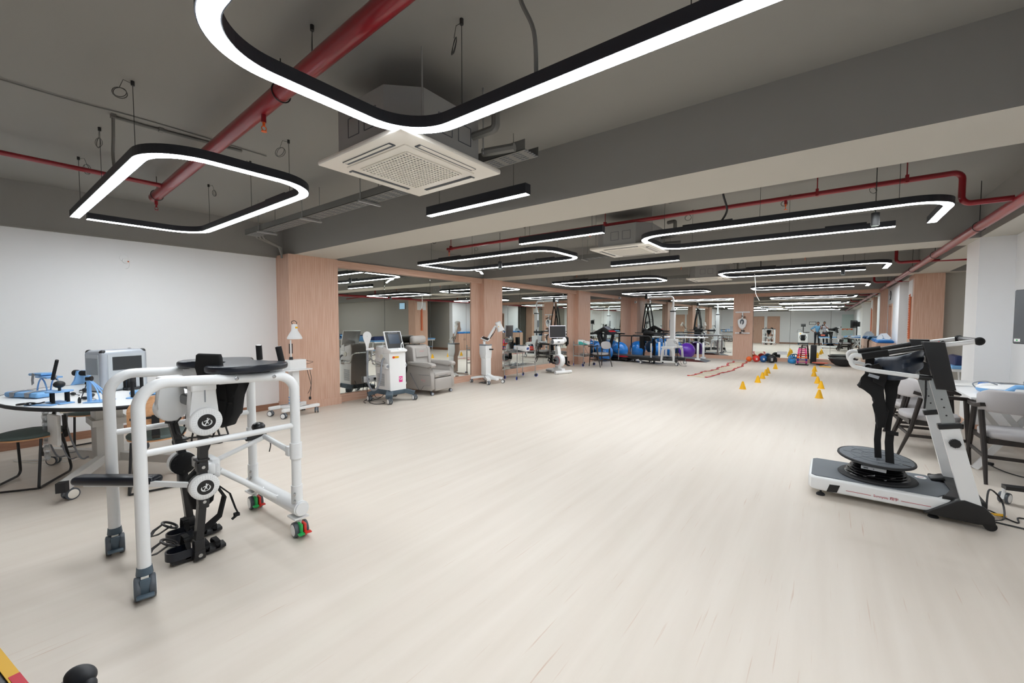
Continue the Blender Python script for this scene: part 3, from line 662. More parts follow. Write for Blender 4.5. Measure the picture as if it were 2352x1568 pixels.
b = MB(); b.b2((-.17, -.1, .95), (.15, -.04, 1.02), bev=.02); b.b2((-.17, -.1, 1.06), (.15, -.05, 1.1), bev=.015); b.build('pelvis_beam', 'blackm', W)
b = MB(); b.tube([(.0, .02, 1.1), (.04, .0, 1.0), (.05, .02, .9), (.01, .06, .82), (-.06, .02, .62), (-.14, .02, .6)], .006, 6); b.tube([(-.14, -.1, .86), (-.2, -.12, .8), (-.17, -.1, .73), (-.1, -.08, .8)], .006, 6); b.tube([(.1, -.1, .8), (.07, -.1, .72), (.12, -.06, .68)], .006, 6); b.build('harness_cable', 'black', W)
b = MB(); b.tube([(.1, .13, 1.13), (.06, .12, 1.02), (.02, .1, .92)], .0025, 5)
for q in range(10): b.torus((.02-.006*q, .1-.004*q, .915-.003*q), .009, .002, (1, .6, .3), 10, 4)
b.build('coiled_cord', 'grey', W)
# swing-out seat pad
b = MB(); b.bar([(-3.09, .87, .49), (-3.36, .66, .503)], .02, .03); b.build('seat_bar', 'whitemetal', W, world=True)
b = MB(); b.box((0, 0, 0), (.52, .1, .055), bev=.027, seg=4); b.build('swing_pad', 'leather', W, loc=(-3.545+3.33, .565-.98, .512), rz=math.atan2(.604, .797), ang=60)
b = MB(); b.box((0, 0, 0), (.5, .05, .012)); b.build('swing_pad_base', 'whitemetal', W, loc=(-3.5+3.33, .6-.98, .481), rz=math.atan2(.604, .797), flat=True)

# ================================================================ round hand-therapy table on the left
T = thing('therapy_table', 'oval white hand therapy table with black rim beside the left wall', 'table', (-5.87, .86, 0))
TZ = .78
M['tablemetal'] = mat('pale_grey_metal', '#cfcfcd', .4)
el = lambda rx, ry, n=40, dx=0, dy=0: [(rx*math.cos(2*PI*k/n)+dx, ry*math.sin(2*PI*k/n)+dy) for k in range(n)]
tr = .12; Rt = Matrix.Rotation(.25, 2)
def ov(rx, ry): return [tuple(Rt @ Vector(p)) for p in el(rx, ry)]
b = MB(); b.prism(ov(1.08, .66), TZ-.028, TZ); b.build('tabletop', 'white', T)
b = MB(); b.tube([(p[0], p[1], TZ-.014) for p in ov(1.085, .665)], .017, 8, closed=True); b.build('table_rim', 'rubber', T)
b = MB(); b.prism(ov(1.1, .1), TZ-.09, TZ-.03); b.b2((-.55, -.35, TZ-.08), (.5, .3, TZ-.03)); b.b2((-.75, -.12, TZ-.1), (-.5, .12, TZ-.032)); b.build('under_frame', 'offwhite', T, flat=True)
b = MB(); b.b2((-.02, -.1, .12), (.25, .1, TZ-.08), bev=.01); b.build('pedestal', 'tablemetal', T); b = MB(); b.b2((-.05, -.13, .5), (.3, .13, .56)); b.build('pedestal_collar', 'tablemetal', T)
for (x, y) in ((.9, -.42), (-.75, -.38), (.85, .5), (-.65, .45)):
    b = MB(); b.bar([(.1, 0, .17), (x*.93+.0, y*.93, .14)], .06, .08); b.build('base_leg', 'tablemetal', T)
    b = MB(); d_ = Vector((x, y, 0)).normalized(); b.box((x*.93+d_.x*.01, y*.93+d_.y*.01, .14), (.062, .062, .082), rot=(0, 0, math.atan2(y-.0, x-.1))); b.build('end_cap', 'rubber', T)
    caster(T, x*.86, y*.86, .05, random.uniform(0, 6), .12, 'mgrey', 'offwhite', .024)
b = MB()
for q, (px, py) in enumerate(((-.3, -.3), (-.2, -.38), (-.05, -.32), (.02, -.25))):
    b.tube([(px, py, TZ-.08), (px+.03, py-.02, .5), (px+.08+q*.03, py+.04, .22), (px+.15, py+.1, .2)], .006+.002*(q % 2), 6)
b.build('hanging_cable', 'grey', T)
b = MB(); b.tube([(-.2, -.3, TZ-.08), (-.12, -.34, .6), (0, -.36, .62), (.04, -.33, .7)], .008, 6); b.tube([(.2, -.3, .64), (.22, -.3, .55), (.18, -.3, .5), (.24, -.3, .45)], .018, 6); b.build('cable_bundle', 'black', T)
b = MB(); b.box((.12, -.36, .5), (.16, .03, .28), rot=(0, .03, .3), bev=.004); b.build('control_box', 'white', T)
b = MB()
for q in range(7): b.ell((-.02+.01*math.sin(q*2), -.4, .66-.06*q), (.035, .025, .045), n=8)
for q in range(6): b.ell((-.1+.02*q, -.4, .28-.01*q if q > 3 else .6-.06*q), (.03, .022, .04), n=8)
b.build('plastic_wrapping', 'clear', T)
BX = thing('screen_cabinet', 'silver box cabinet with dark screens standing on the oval white table', 'equipment cabinet', (-5.92, .86, TZ+.001), math.radians(20))
# local frame: x' = along outward normal of big face, big face lies in y' direction
b = MB(); b.b2((-.27, 0, 0), (0, .42, .43), bev=.03, seg=3); b.build('cabinet_shell', 'alu', BX)
for x in (-.268, -.0):
    for y in (.0, .42):
        s_ = MB(); s_.ell((x+(.03 if x < -.1 else -.03), y+(.03 if y < .1 else -.03), .41), (.029, .029, .026), n=14); s_.build('corner_cap', 'black', BX)
        s_ = MB(); s_.cyl((x+(.028 if x < -.1 else -.028), y+(.028 if y < .1 else -.028), .004), (x+(.028 if x < -.1 else -.028), y+(.028 if y < .1 else -.028), .39), .03, n=14); s_.build('corner_post', 'alu', BX)
MB().b2((-.01, .055, .02), (.003, .385, .385)).build('front_panel', 'grey', BX, flat=True).data.materials[0] = mat('pale_silver_panel', '#b9bec2', .45)
MB().b2((.002, .095, .22), (.006, .36, .36)).build('front_screen', 'screenb', BX, flat=True)
MB().b2((-.235, -.004, .02), (-.04, .004, .385)).build('side_panel', mat('pale_silver_side', '#b9bec2', .45), BX, flat=True)
MB().b2((-.225, -.007, .18), (-.05, -.002, .35)).build('side_screen', mat('grey_side_screen', '#8f959a', .2), BX, flat=True)
b = MB(); b.b2((.0, .18, .02), (.004, .3, .2)); b.build('opening', 'black', BX, flat=True)
b = MB()
for q in range(3): b.cyl((.02+.015*q, .2+.03*q, .0), (.02+.015*q, .2+.03*q, .13-.03*q), .006, n=8)
b.b2((.01, .17, .0), (.09, .31, .03)); b.build('mechanism', 'screen', BX)
def single(name, mb, m, label, cat, loc=(0, 0, 0), rz=0, group=None, kind=None, ang=38):
    return tag(mb.build(name, m, loc=loc, rz=rz, ang=ang), label, cat, group, kind)
tp = lambda x, y: (x, y, TZ+.002)
def onT(px, py):  # pixel to tabletop (computed from the camera frame)
    d = _r*((px-1176)/960.7) + _u*((784-py)/960.7) + _f; t = (TZ-1.5)/d.z; return (d.x*t, d.y*t, TZ+.002)
# blue padded arm support with straps
p = onT(66, 912)
A = thing('arm_cushion', 'flat light blue arm cushion with grey straps at the left end of the oval table', 'cushion', p, .45)
MB().box((0, 0, .028), (.42, .13, .05), bev=.02, seg=3).build('cushion', 'lbluev', A)
for x in (-.09, .1): 
    b = MB(); b.bar([(x, -.072, .01), (x, -.07, .05), (x, -.03, .06), (x, .03, .06), (x, .07, .05), (x, .072, .01)], .05, .004); b.build('strap', 'grey', A)
# forearm trainer with curved legs and cushion
p = onT(112, 900)
A = thing('forearm_trainer', 'light blue forearm trainer with black lever at the back of the oval table', 'exerciser', p, .25)
for y in (-.05, .05):
    for s_, x0 in ((-1, -.08), (1, .1)):
        b = MB(); b.tube([(x0+.02*s_, y, .005), (x0, y, .06), (x0-.04*s_, y, .12), (x0-.1*s_, y, .155)], .007, 6); b.build('leg', 'lblue', A)
b = MB(); b.b2((-.14, -.06, 0), (.16, .06, .008)); b.b2((-.1, -.06, .15), (.14, .06, .165)); b.build('frame', 'lblue', A, flat=True)
MB().box((-.15, 0, .178), (.28, .1, .028), rot=(0, -.05, 0), bev=.012).build('cushion', 'lbluev', A)
b = MB(); b.bar([(-.15, -.055, .19), (-.16, -.06, .12), (-.14, -.065, .08)], .05, .004, up=(0, 1, 0)); b.build('strap', 'grey', A)
b = MB(); b.cyl((.12, 0, .14), (.16, 0, .17), .012, n=10); b.cyl((.1, 0, .16), (.2, 0, .13), .006, n=8); b.build('hinge', 'steel', A)
MB().cyl((.15, -.02, .14), (.26, -.02, .34), .014, n=12).build('lever_grip', 'fabricb', A)
# roller
p = onT(168, 890)
A = thing('wrist_roller', 'light blue wrist roller stand with black roller behind the oval table front', 'exerciser', (p[0]-.3, p[1]+.1, p[2]), .45)
for x in (-.0, .38):
    b = MB(); b.prism([(-.1, 0), (.1, 0), (.06, .05), (.04, .16), (-.04, .16), (-.06, .05)], x-.012, x+.012, 'YZ', bev=.004); b.build('bracket', 'lblue', A)
MB().cyl((-.06, 0, .13), (.42, 0, .13), .03, n=16).build('roller', 'fabricb', A); MB().cyl((-.085, 0, .13), (-.05, 0, .13), .036, n=16).build('knob', 'rubber', A)
# ball joint trainer
p = onT(138, 925)
A = thing('ball_grip_stand', 'black ball grip on a small blue plate with black posts at the table front', 'exerciser', p, .3)
MB().box((0, 0, .004), (.24, .1, .008), bev=.002).build('base_plate', 'lblue', A); MB().cyl((0, 0, .1), (0, 0, .108), .09, n=24).build('top_plate', 'lblue', A)
for k in range(4): MB().cyl((.065*math.cos(k*PI/2+.5), .065*math.sin(k*PI/2+.5), .008), (.065*math.cos(k*PI/2+.5), .065*math.sin(k*PI/2+.5), .1), .012, n=12).build('post', 'fabricb', A)
b = MB(); b.cyl((0, 0, .1), (0, 0, .15), .01, n=8); b.build('stem', 'black', A); MB().ell((0, 0, .165), (.04, .04, .032)).build('ball_grip', 'rubber', A)
# finger trainer stand
p = onT(223, 922)
A = thing('finger_trainer', 'light blue curved finger trainer with black clamp at the near edge of the oval table', 'exerciser', p, .9)
for k in range(3): b = MB(); b.tube([(.04+.02*k, .03*k-.03, .005), (.03+.012*k, .03*k-.03, .07), (.0, .02*k-.02, .14), (-.05, .01*k-.01, .2)], .0055, 6); b.build('curved_leg', 'lblue', A)
b = MB(); b.b2((-.06, -.08, 0), (.1, -.04, .006)); b.b2((-.06, .04, 0), (.1, .08, .006)); b.b2((-.02, -.05, 0), (.03, .05, .005)); b.b2((-.065, -.015, .0), (-.045, .015, .24)); b.build('base_plate', 'lblue', A, flat=True)
b = MB(); b.cyl((-.07, 0, .21), (-.03, 0, .21), .022, n=12); b.cyl((-.08, 0, .17), (-.06, 0, .17), .012, n=12); b.build('pivot', 'black', A)
b = MB(); b.tube([(-.06, 0, .2), (-.08, -.03, .09), (-.1, -.05, .0)], .0035, 5); b.ell((-.1, -.05, .02), (.012, .012, .035), n=8); b.build('cord', 'black', A)
# upright pegs on the right of the table
for k, (px, py, h_) in enumerate(((305, 914, .2), (326, 899, .2))):
    p = onT(px, py); A = thing('upright_grip', ('nearer' if k == 0 else 'farther')+' black upright grip on the oval table, right of the silver cabinet', 'exerciser', p, 0, 'upright grips on the oval table')
    MB().cyl((0, 0, .006), (0, 0, h_-.03), .015, n=12).build('grip', 'fabricb', A); MB().cyl((0, 0, h_-.04), (0, 0, h_), .018, n=12).build('knob', 'rubber', A); MB().cyl((0, 0, 0), (0, 0, .006), .05, n=16).build('base_plate', 'lblue', A)
p = onT(345, 906)
A = thing('arm_cushion', 'light blue arm cushion with white strap at the right end of the oval table', 'cushion', p, .9)
MB().box((0, 0, .025), (.3, .12, .04), bev=.018, seg=3).build('cushion', 'lbluev', A); b = MB(); b.bar([(0, -.07, .01), (0, -.06, .055), (0, .06, .07), (0, .07, .01)], .05, .004); b.build('strap', 'white', A)
for k, (px, py, rz, c_) in enumerate(((168, 908, .2, 'rubber'), (195, 918, .5, 'black'), (212, 911, -.3, 'black'), (242, 913, .0, 'rubber'))):
    p = onT(px, py); b = MB(); b.ell((0, 0, .016), (.035, .02, .015), n=12); b.tube([(.03, 0, .012), (.08, .02, .006), (.14, -.01, .006)], .003, 5)
    single('rubber_bulb', b, c_, 'small black rubber bulb with thin hose, %s on the oval table' % ('leftmost', 'second from left', 'third from left', 'rightmost by the blue trainer')[k], 'hand bulb', p, rz, 'rubber bulbs on the oval table')
p = onT(192, 900); b = MB(); b.box((0, 0, .008), (.1, .06, .014), bev=.003); b.m(1); b.tube([(-.04, 0, .02), (0, .03, .03), (.04, 0, .025), (.02, -.03, .02)], .006, 6); b.ell((.06, 0, .025), (.03, .02, .02), n=10)
single('cable_coil', b, ['white', 'black'], 'coiled black cable on a small white pad, mid oval table', 'cable', p)
p = onT(77, 932); b = MB(); b.bar([(-.08, 0, .004), (.16, .05, .004)], .05, .006); b.m(1); b.torus((-.1, -.02, .012), .035, .006, (0, 0, 1), 16, 5); b.torus((-.04, .0, .014), .03, .006, (.2, 0, 1), 16, 5); b.tube([(-.02, 0, .015), (.04, .02, .02), (.08, .03, .03)], .006, 5)
single('looped_strap', b, ['lblue', 'black'], 'black looped strap on a blue strip at the near left table edge', 'strap', p, .4)
# stools / chairs around the table
def oval_seat_chair(name, label, loc, rz, back=False):
    t = thing(name, label, 'chair', loc, rz, 'upholstered chairs around the oval table')
    n = 28; b = MB(); b.prism([(.25*math.cos(2*PI*k/n)*(1 if abs(math.cos(2*PI*k/n)) < .9 else .98), .22*math.sin(2*PI*k/n)) for k in range(n)], .445, .475, 'XY', bev=.012); b.build('seat', 'cfab2', t, ang=60)
    b = MB(); b.prism([(.245*math.cos(2*PI*k/n), .215*math.sin(2*PI*k/n)) for k in range(n)], .432, .445); b.build('seat_board', 'ply', t)
    for s_ in (-1, 1):
        b = MB(); b.tube(fillet([(.12, s_*.16, .44), (.2, s_*.19, .02), (-.3, s_*.19, .012), (-.26, s_*.19, .012)], .05), .011, 8)
        b.tube(fillet([(-.26, s_*.19, .012), (-.3, s_*.19, .012), (-.2, s_*.17, .44)], .04), .011, 8)
        b.build('leg', 'blackm', t)
    b = MB(); b.cyl((-.3, -.19, .012), (-.3, .19, .012), .009, n=8); b.build('stretcher', 'blackm', t)
    if back:
        q = []
        for k in range(25):
            a = PI*k/24; q.append((.19*math.cos(a), .12+.13*math.sin(a)))
        b = MB(); b.prism([(-.19, -.02), (.19, -.02)]+q, -.008, .008, 'XZ', bev=.003)
        o = b.build('backrest', 'ply', t, loc=(-.26, 0, .6), rz=-PI/2, ang=60)
        b = MB(); b.bar([(-.2, 0, .43), (-.285, 0, .5), (-.278, 0, .68)], .05, .006, up=(1, 0, 0)); b.bar([(-.28, -.17, .66), (-.28, .17, .66)], .008, .02); b.build('back_strap', 'blackm', t)
    return t
oval_seat_chair('oval_seat_chair', 'grey green oval seat chair with black sled legs at the left edge, before the table', (-5.98, .37, 0), 2.6)
oval_seat_chair('oval_seat_chair', 'grey green oval seat chair tucked behind the oval table near the wall', (-6.95, .9, 0), .1)
oval_seat_chair('wood_back_chair', 'chair with curved beech back and green grey seat, right of the oval table', (-5.03, 1.09, 0), 2.9, True)
oval_seat_chair('oval_seat_chair', 'grey green seat chair behind the wood backed chair near the wall', (-6.3, 1.75, 0), 4.2)
b = MB()
for q in range(4): b.tube([(-7.0+.05*q, .3+.05*q, .006), (-6.7, .45+.1*q, .006), (-6.5-.1*q, .7, .006), (-6.9, .9+.03*q, .006), (-7.2, .7-.05*q, .006)], .004, 5)
single('cable_tangle', b, 'white', 'loose white cables lying on the floor by the left wall', 'cable')
# wall socket wires on the left wall
b = MB(); b.cyl((0, 0, 0), (.012, 0, 0), .04, n=20); b.m(1); b.tube([(.012, .01, .0), (.03, .03, -.02), (.03, .02, -.09), (.012, -.01, -.11)], .003, 5); b.torus((.02, -.02, .03), .05, .002, (1, .2, 0), 18, 4)
b.m(2); b.ell((.02, .02, -.01), (.008, .01, .008), n=8)
single('wall_outlet', b, ['white', 'white', 'orange'], 'round unfinished outlet with loose wires high on the left wall', 'outlet', (XL, 1.4, 2.34))

# ================================================================ infrared lamp trolley by the nearest pillar
A = thing('infrared_lamp', 'white infrared lamp on a square wheeled stand in front of the nearest wood pillar', 'therapy lamp', (-6.93, 3.26, 0), .12)
b = MB(); b.box((-.18, 0, .13), (.07, .62, .05), bev=.01); b.box((.18, 0, .13), (.07, .62, .05), bev=.01); b.box((0, 0, .13), (.4, .3, .05), bev=.01); b.build('base', 'white', A)
for x in (-.18, .18):
    for y in (-.27, .27): caster(A, x, y, .045, 2.5 if y > 0 else 3.6, .11, 'grey', 'white', .02)
MB().b2((-.06, -.06, .15), (.06, .06, .72), bev=.01).build('column', 'white', A)
b = MB()
for k in range(3): 
    for s_ in (-1, 1):
        b.bar([(.0625, -.06*s_, .2+.045*k+.0), (.0625, 0, .185+.045*k)], .003, .012); b.bar([(.06*s_, -.0625, .2+.045*k), (0, -.0625, .185+.045*k)], .003, .012)
b.build('blue_stripe', 'blue2', A)
MB().box((0, .03, .735), (.3, .42, .02), bev=.008).build('shelf', 'white', A); MB().b2((-.08, -.12, .745), (.1, .16, .9), bev=.008).build('control_box', 'white', A)
b = MB(); b.cyl((0, -.04, .9), (0, -.04, .945), .032, .026, n=14); b.build('arm_socket', 'rubber', A)
b = MB(); b.cyl((0, -.04, .94), (0, -.04, 1.22), .011, n=10); b.build('arm', 'whitemetal', A); 
for s_ in (-1, 1): MB().cyl((0, -.04+s_*.024, 1.0), (0, -.04+s_*.024, 1.16), .007, n=8).build('arm_spring', 'black', A)
b = MB(); b.lathe([(.026, 1.23), (.108, 1.232), (.112, 1.24), (.112, 1.258), (.1, 1.28), (.085, 1.31), (.052, 1.365), (.046, 1.4), (.044, 1.455), (.036, 1.475), (.0, 1.478)], (0, .03, 0), (0, 0, 1), 28); b.build('lamp_shade', 'white', A, ang=60)
b = MB(); b.tube([(0, .0, 1.47), (0, -.02, 1.51), (0, .03, 1.53), (0, .07, 1.5), (0, .055, 1.46)], .005, 6); b.build('lamp_handle', 'rubber', A)
MB().box((.046, .035, 1.42), (.004, .04, .028)).build('warning_label', 'yellow', A)
b = MB(); b.tube([(0, .16, .9), (.02, .25, .86), (.04, .32, .84), (.03, .26, .82), (0, .16, .8)], .0035, 5); b.tube([(.05, .2, .72), (.07, .22, .6), (.06, .26, .45), (.07, .24, .3), (.07, .23, .25)], .0045, 5); b.tube([(.05, .25, .72), (.06, .27, .55), (.07, .24, .4), (.06, .2, .32)], .0045, 5); b.box((.07, .23, .24), (.03, .03, .05), bev=.006); b.build('power_cord', 'black', A)
# ================================================================ magnetic / shockwave therapy machine
A = thing('therapy_machine', 'white wheeled therapy machine with tilted touch screen, beside the grey recliner', 'therapy machine', (-6.72, 5.0, 0), .02)
# local frame: front faces +x, y to its left
base = []
for (x, y) in ((.32, .3), (.32, -.3), (-.3, -.3), (-.3, .3)):
    b = MB(); b.bar([(x*.45, y*.45, .2), (x*.8, y*.8, .16), (x, y, .135)], .12, .07); b.build('base_leg', 'slate', A)
    caster(A, x*.98, y*.98, .055, -.2, .13, 'dgrey', 'white', .024)
MB().b2((-.2, -.2, .13), (.22, .2, .24), bev=.03).build('base', 'slate', A)
b = MB(); prof = [(-.2, .22), (.22, .22), (.2, .9), (.2, .93), (.05, 1.0), (-.2, 1.06), (-.24, .98), (-.22, .6)]
b.prism(prof, -.19, .19, 'XZ', bev=.02); b.build('body', 'white', A)
b = MB(); b.prism([(.0, .9), (.2, .92), (.255, .955), (.25, .985), (.02, 1.06)], -.2, .2, 'XZ', bev=.02); b.build('control_shelf', 'white', A)
S_ = MB(); S_.box((0, 0, 0), (.03, .4, .36), bev=.01); so = S_.build('screen_frame', 'white', A, loc=(.09, 0, 1.16)); so.rotation_euler = (0, -.32, 0)
b = MB(); b.b2((.013, -.18, -.16), (.018, .18, .165)); b.build('screen_glass', 'black', so, flat=True); b = MB(); b.b2((.017, -.125, -.07), (.02, .125, .12)); b.build('display', mat('lit_display', '#3b4654', .2), so, flat=True)
b = MB(); b.tube([(.02, .19, -.05), (.02, .14, -.09), (.02, .12, -.16)], .009, 5); b.build('white_arc', 'white', so)
text('Magneto Contactless Therapy MCG-20', .018, 'text_w', so, (.021, 0, .145), (PI/2, 0, PI/2), width=.2)
b = MB(); b.cyl((.215, .02, .975), (.245, .02, .995), .032, n=20); b.build('control_knob', 'white', A)
b = MB(); b.b2((.2, -.12, .83), (.214, .02, .865)); b.m(1); b.cyl((.212, -.1, .847), (.216, -.1, .847), .022, n=14); b.build('warning_label', ['yellow', 'redv'], A, flat=True)
b = MB(); b.box((.213, .06, .42), (.006, .085, .11), bev=.002); o = b.build('pink_sticker', 'magenta', A); o.data.materials[0] = mat('pink_label', '#e62a90', .4)
b = MB(); b.torus((.218, .05, .43), .02, .004, (1, 0, 0), 14, 5); b.tube([(.218, .075, .455), (.218, .085, .43), (.218, .07, .4)], .004, 5); b.ell((.218, .03, .45), .006, n=8); b.build('sticker_mark', 'white', A)
b = MB(); 
for q in range(12): b.b2((-.16, -.193, .3+.02*q), (.05, -.1905, .31+.02*q))
b.build('vent_grille', 'grey', A, flat=True)
b = MB(); b.cyl((-.02, -.19, .85), (-.02, -.205, .85), .05, n=20); b.b2((-.13, -.194, .84), (-.105, -.189, .88)); b.build('side_port', 'offwhite', A)
for s_ in (-1, 1):
    b = MB(); b.box((.12, s_*.21, .68), (.1, .05, .09), bev=.008); b.m(1); b.cyl((.17, s_*.21, .68), (.19, s_*.21, .68), .025, n=14); b.build('handle_clamp', ['white', 'grey'], A)
b = MB(); b.tube(fillet([(.1, -.22, .68), (-.26, -.22, .70), (-.33, -.22, .88), (-.33, .22, .88), (-.26, .22, .7), (.1, .22, .68)], .06), .014, 10); b.build('push_handle', 'chrome', A)
b = MB(); b.tube([(.08, -.25, .74), (-.06, -.36, .79), (-.12, -.42, .84)], .01, 8); b.tube([(-.1, -.36, .8), (-.1, -.36, 1.02)], .008, 8); b.cyl((-.1, -.36, 1.0), (-.1, -.36, 1.04), .015, n=10); b.build('holder_arm', 'steel', A)
b = MB(); b.cyl((-.14, -.45, 1.0), (-.06, -.33, 1.01), .024, n=14); b.build('probe_clamp', 'white', A)
b = MB(); P = [(.0, .25)]
b.prism([(-.022, 0), (.022, 0), (.028, .1), (.06, .17)]+[(.076*math.cos(a), .24+.085*math.sin(a)) for a in [math.radians(v) for v in range(-20, 201, 20)]]+[(-.06, .17), (-.028, .1)], -.015, .015, 'XZ', bev=.006)
o = b.build('treatment_probe', 'white', A, loc=(-.13, -.43, 1.01)); o.rotation_euler = (0, .0, 1.05)
b = MB(); b.cyl((0, -.0165, .24), (0, .0165, .24), .004, n=8); b.build('probe_dot', 'dgrey', o)
b = MB(); b.cyl((-.13, -.43, .76), (-.13, -.43, .99), .024, .02, n=12); b.tube([(-.13, -.43, .78), (-.14, -.43, .6), (-.13, -.42, .38), (-.05, -.4, .25), (.06, -.37, .28), (.11, -.33, .45), (.1, -.3, .65), (.08, -.26, .78), (.06, -.21, .83)], .019, 10, sm=True); b.build('probe_hose', 'grey', A)
o.data.materials[0] = M['white']
b = MB(); b.tube([(-.2, .1, .3), (-.35, .05, .03), (-.2, -.35, .008), (.1, -.45, .008), (.2, -.3, .01), (.0, -.2, .01)], .006, 6); b.tube([(-.2, -.1, .3), (-.4, -.15, .05), (-.3, -.4, .008), (-.1, -.5, .008)], .006, 6); b.build('power_cord', 'black', A)
# socket plate and plugs on the mirror
A = thing('power_outlet', 'white double wall socket with two black plugs on the first left mirror', 'outlet', (-7.335, 4.95, .37), 0)
MB().box((.008, 0, 0), (.016, .3, .12), bev=.004).build('plate', 'white', A)
for y in (-.07, .09):
    b = MB(); b.box((.035, y, .0), (.04, .04, .05), bev=.01); b.tube([(.04, y, -.03), (.05, y-.02, -.12), (.06, y-.04, -.25), (.12, y-.05, -.358), (.2, y+.02, -.364)], .006, 6); b.build('plug', 'black', A)

# ================================================================ grey recliner
M['pink_thread'] = mat('pink_thread', '#d79c9c', .7)
A = thing('recliner', 'light grey padded recliner armchair on small casters, beside the therapy machine', 'recliner', (-6.80, 6.08, 0), .12)
# front faces +x
def slab(profile, y0, y1, bev, name, m='recl', parent=None):
    return MB().prism(profile, y0, y1, 'XZ', bev=bev).build(name, m, parent or A, ang=60)
for s_ in (-1, 1):
    y0, y1 = (s_*.37, s_*.27) if s_ < 0 else (.27, .37)
    slab([(-.36, .1), (.3, .1), (.36, .14), (.35, .42), (.28, .5), (.26, .6), (-.3, .62), (-.37, .4)], y0, y1, .03, 'side_panel')
    slab([(-.3, .6), (.26, .6), (.36, .58), (.385, .62), (.36, .66), (.26, .675), (-.3, .675)], y0-.02, y1+.02, .025, 'armrest')
    if s_ < 0:
        b = MB(); b.tube([(.0, -.372, .1), (-.24, -.374, .45)], .004, 4); b.tube([(.0, -.374, .42), (.3, -.374, .42)], .003, 4); b.tube([(.06, -.374, .1), (.14, -.375, .2), (.32, -.374, .22)], .003, 4); b.build('seam', 'mgrey', A)
        b = MB()
        for q in range(3): b.b2((.12, -.376, .32-.02*q), (.18, -.372, .325-.02*q))
        b.b2((.08, -.376, .3), (.1, -.372, .33)); b.build('side_mark', 'pink_thread', A, flat=True)
MB().b2((-.3, -.265, .36), (.35, .265, .47), bev=.035, seg=4).build('seat_cushion', 'recl', A, ang=60)
b = MB(); b.tube([(.34, -.26, .405), (.35, 0, .39), (.34, .26, .405)], .006, 5); b.build('seat_piping', 'dgrey', A)
MB().b2((.05, -.265, .09), (.37, .265, .35), bev=.03, seg=4).build('leg_rest', 'recl', A, ang=60)
slab([(-.42, .4), (-.22, .42), (-.3, .98), (-.36, 1.02), (-.46, 1.02), (-.5, .95)], -.27, .27, .035, 'backrest')
for s_ in (-1, 1): slab([(-.36, .42), (-.18, .42), (-.25, .95), (-.3, .99), (-.42, .99)], *sorted((s_*.28, s_*.19)), .025, 'back_bolster')
slab([(-.3, .76), (-.235, .76), (-.25, .94), (-.34, .96)], -.185, .185, .015, 'back_pad')
text('NUAUA', .05, 'pink_thread', A, (-.243, 0, .88), (1.5, 0, PI/2), name='embroidery', width=.13)
MB().box((-.36, 0, 1.13), (.15, .42, .17), bev=.065, seg=5).build('headrest', 'recl', A, ang=70)
for s_ in (-1, 1): MB().cyl((-.38, s_*.07, 1.0), (-.38, s_*.07, 1.08), .008, n=8).build('headrest_post', 'black', A)
for x, y in ((.28, -.3), (.28, .3), (-.32, -.3), (-.32, .3)): caster(A, x, y, .034, 1.2, .1, 'dgrey', 'alu', .018)

# ================================================================ laser therapy lamp on stand
A = thing('laser_stand', 'white therapy lamp stand with jointed arm and cone head, before the second wood pillar', 'therapy lamp', (-6.78, 7.88, 0), -.1)
b = MB()
b.prism([(-.05, .1), (.07, .12), (.4, .1), (.4, .14), (.08, .24), (-.06, .24)], -.05, .05, 'XZ', bev=.01)
b.build('base', 'white', A)
for (x, y) in ((.33, -.22), (.33, .25), (-.3, -.22), (-.3, .25)):
    MB().bar([(.0, 0, .17), (x*.7, y*.75, .14), (x, y, .12)], .09, .05).build('base_leg', 'white', A); caster(A, x*.98, y*.98, .045, 2.9 if y < 0 else .4, .11, 'grey', 'white', .02)
MB().b2((-.09, -.09, .2), (.09, .09, .8), bev=.015).build('column', 'white', A)
b = MB(); b.prism([(-.1, .62), (.09, .62), (.1, .75), (.1, .93), (-.14, .93), (-.14, .74)], -.1, .1, 'XZ', bev=.012); b.build('console', 'white', A)
MB().b2((-.14, -.105, .93), (.105, .105, .965), bev=.01).build('console_top', 'grey', A)
b = MB(); b.b2((.06, -.02, .966), (.1, .03, .97)); b.b2((.0, -.04, .243), (.03, .0, .247)); b.build('warning_label', 'yellow', A, flat=True)
MB().cyl((.1, .02, .84), (.2, .05, .84), .017, n=12).build('handle', 'black', A)
b = MB(); b.cyl((-.03, -.03, .965), (-.03, -.03, 1.03), .03, n=14); b.ell((-.03, -.03, 1.04), .04, n=14); b.build('tablet_joint', 'white', A)
tb = MB().box((0, 0, 0), (.2, .15, .022), bev=.006).build('tablet', 'white', A, loc=(.0, -.02, 1.1)); tb.rotation_euler = (.35, .35, .5)
MB().box((0, 0, .0125), (.17, .12, .003)).build('tablet_screen', 'screen', tb, flat=True)
b = MB(); b.bar([(.0, .05, 1.08), (.05, .25, 1.38)], .04, .05); b.build('lower_arm', 'white', A)
b = MB(); b.tube([(.03, .07, 1.06), (.09, .22, 1.28), (.08, .26, 1.38)], .007, 6); b.tube([(-.02, .07, 1.06), (.06, .24, 1.26)], .007, 6); b.cyl((.02, .04, 1.08), (.02, .07, 1.1), .02, n=10); b.build('arm_cable', 'black', A)
MB().ell((.05, .27, 1.39), .035, n=12).build('elbow_joint', 'white', A)
b = MB(); b.lathe([(.0, 0), (.06, .0), (.075, .01), (.078, .03), (.068, .05), (.075, .14), (.092, .235), (.09, .245), (.06, .245), (.02, .245)], (.1, .31, 1.52), (.2, .3, -.93), 28); b.build('lamp_head', 'white', A, ang=50)
b = MB(); b.cyl((.19, .4, 1.28), (.2, .42, 1.24), .012, n=10); b.build('head_switch', 'white', A)
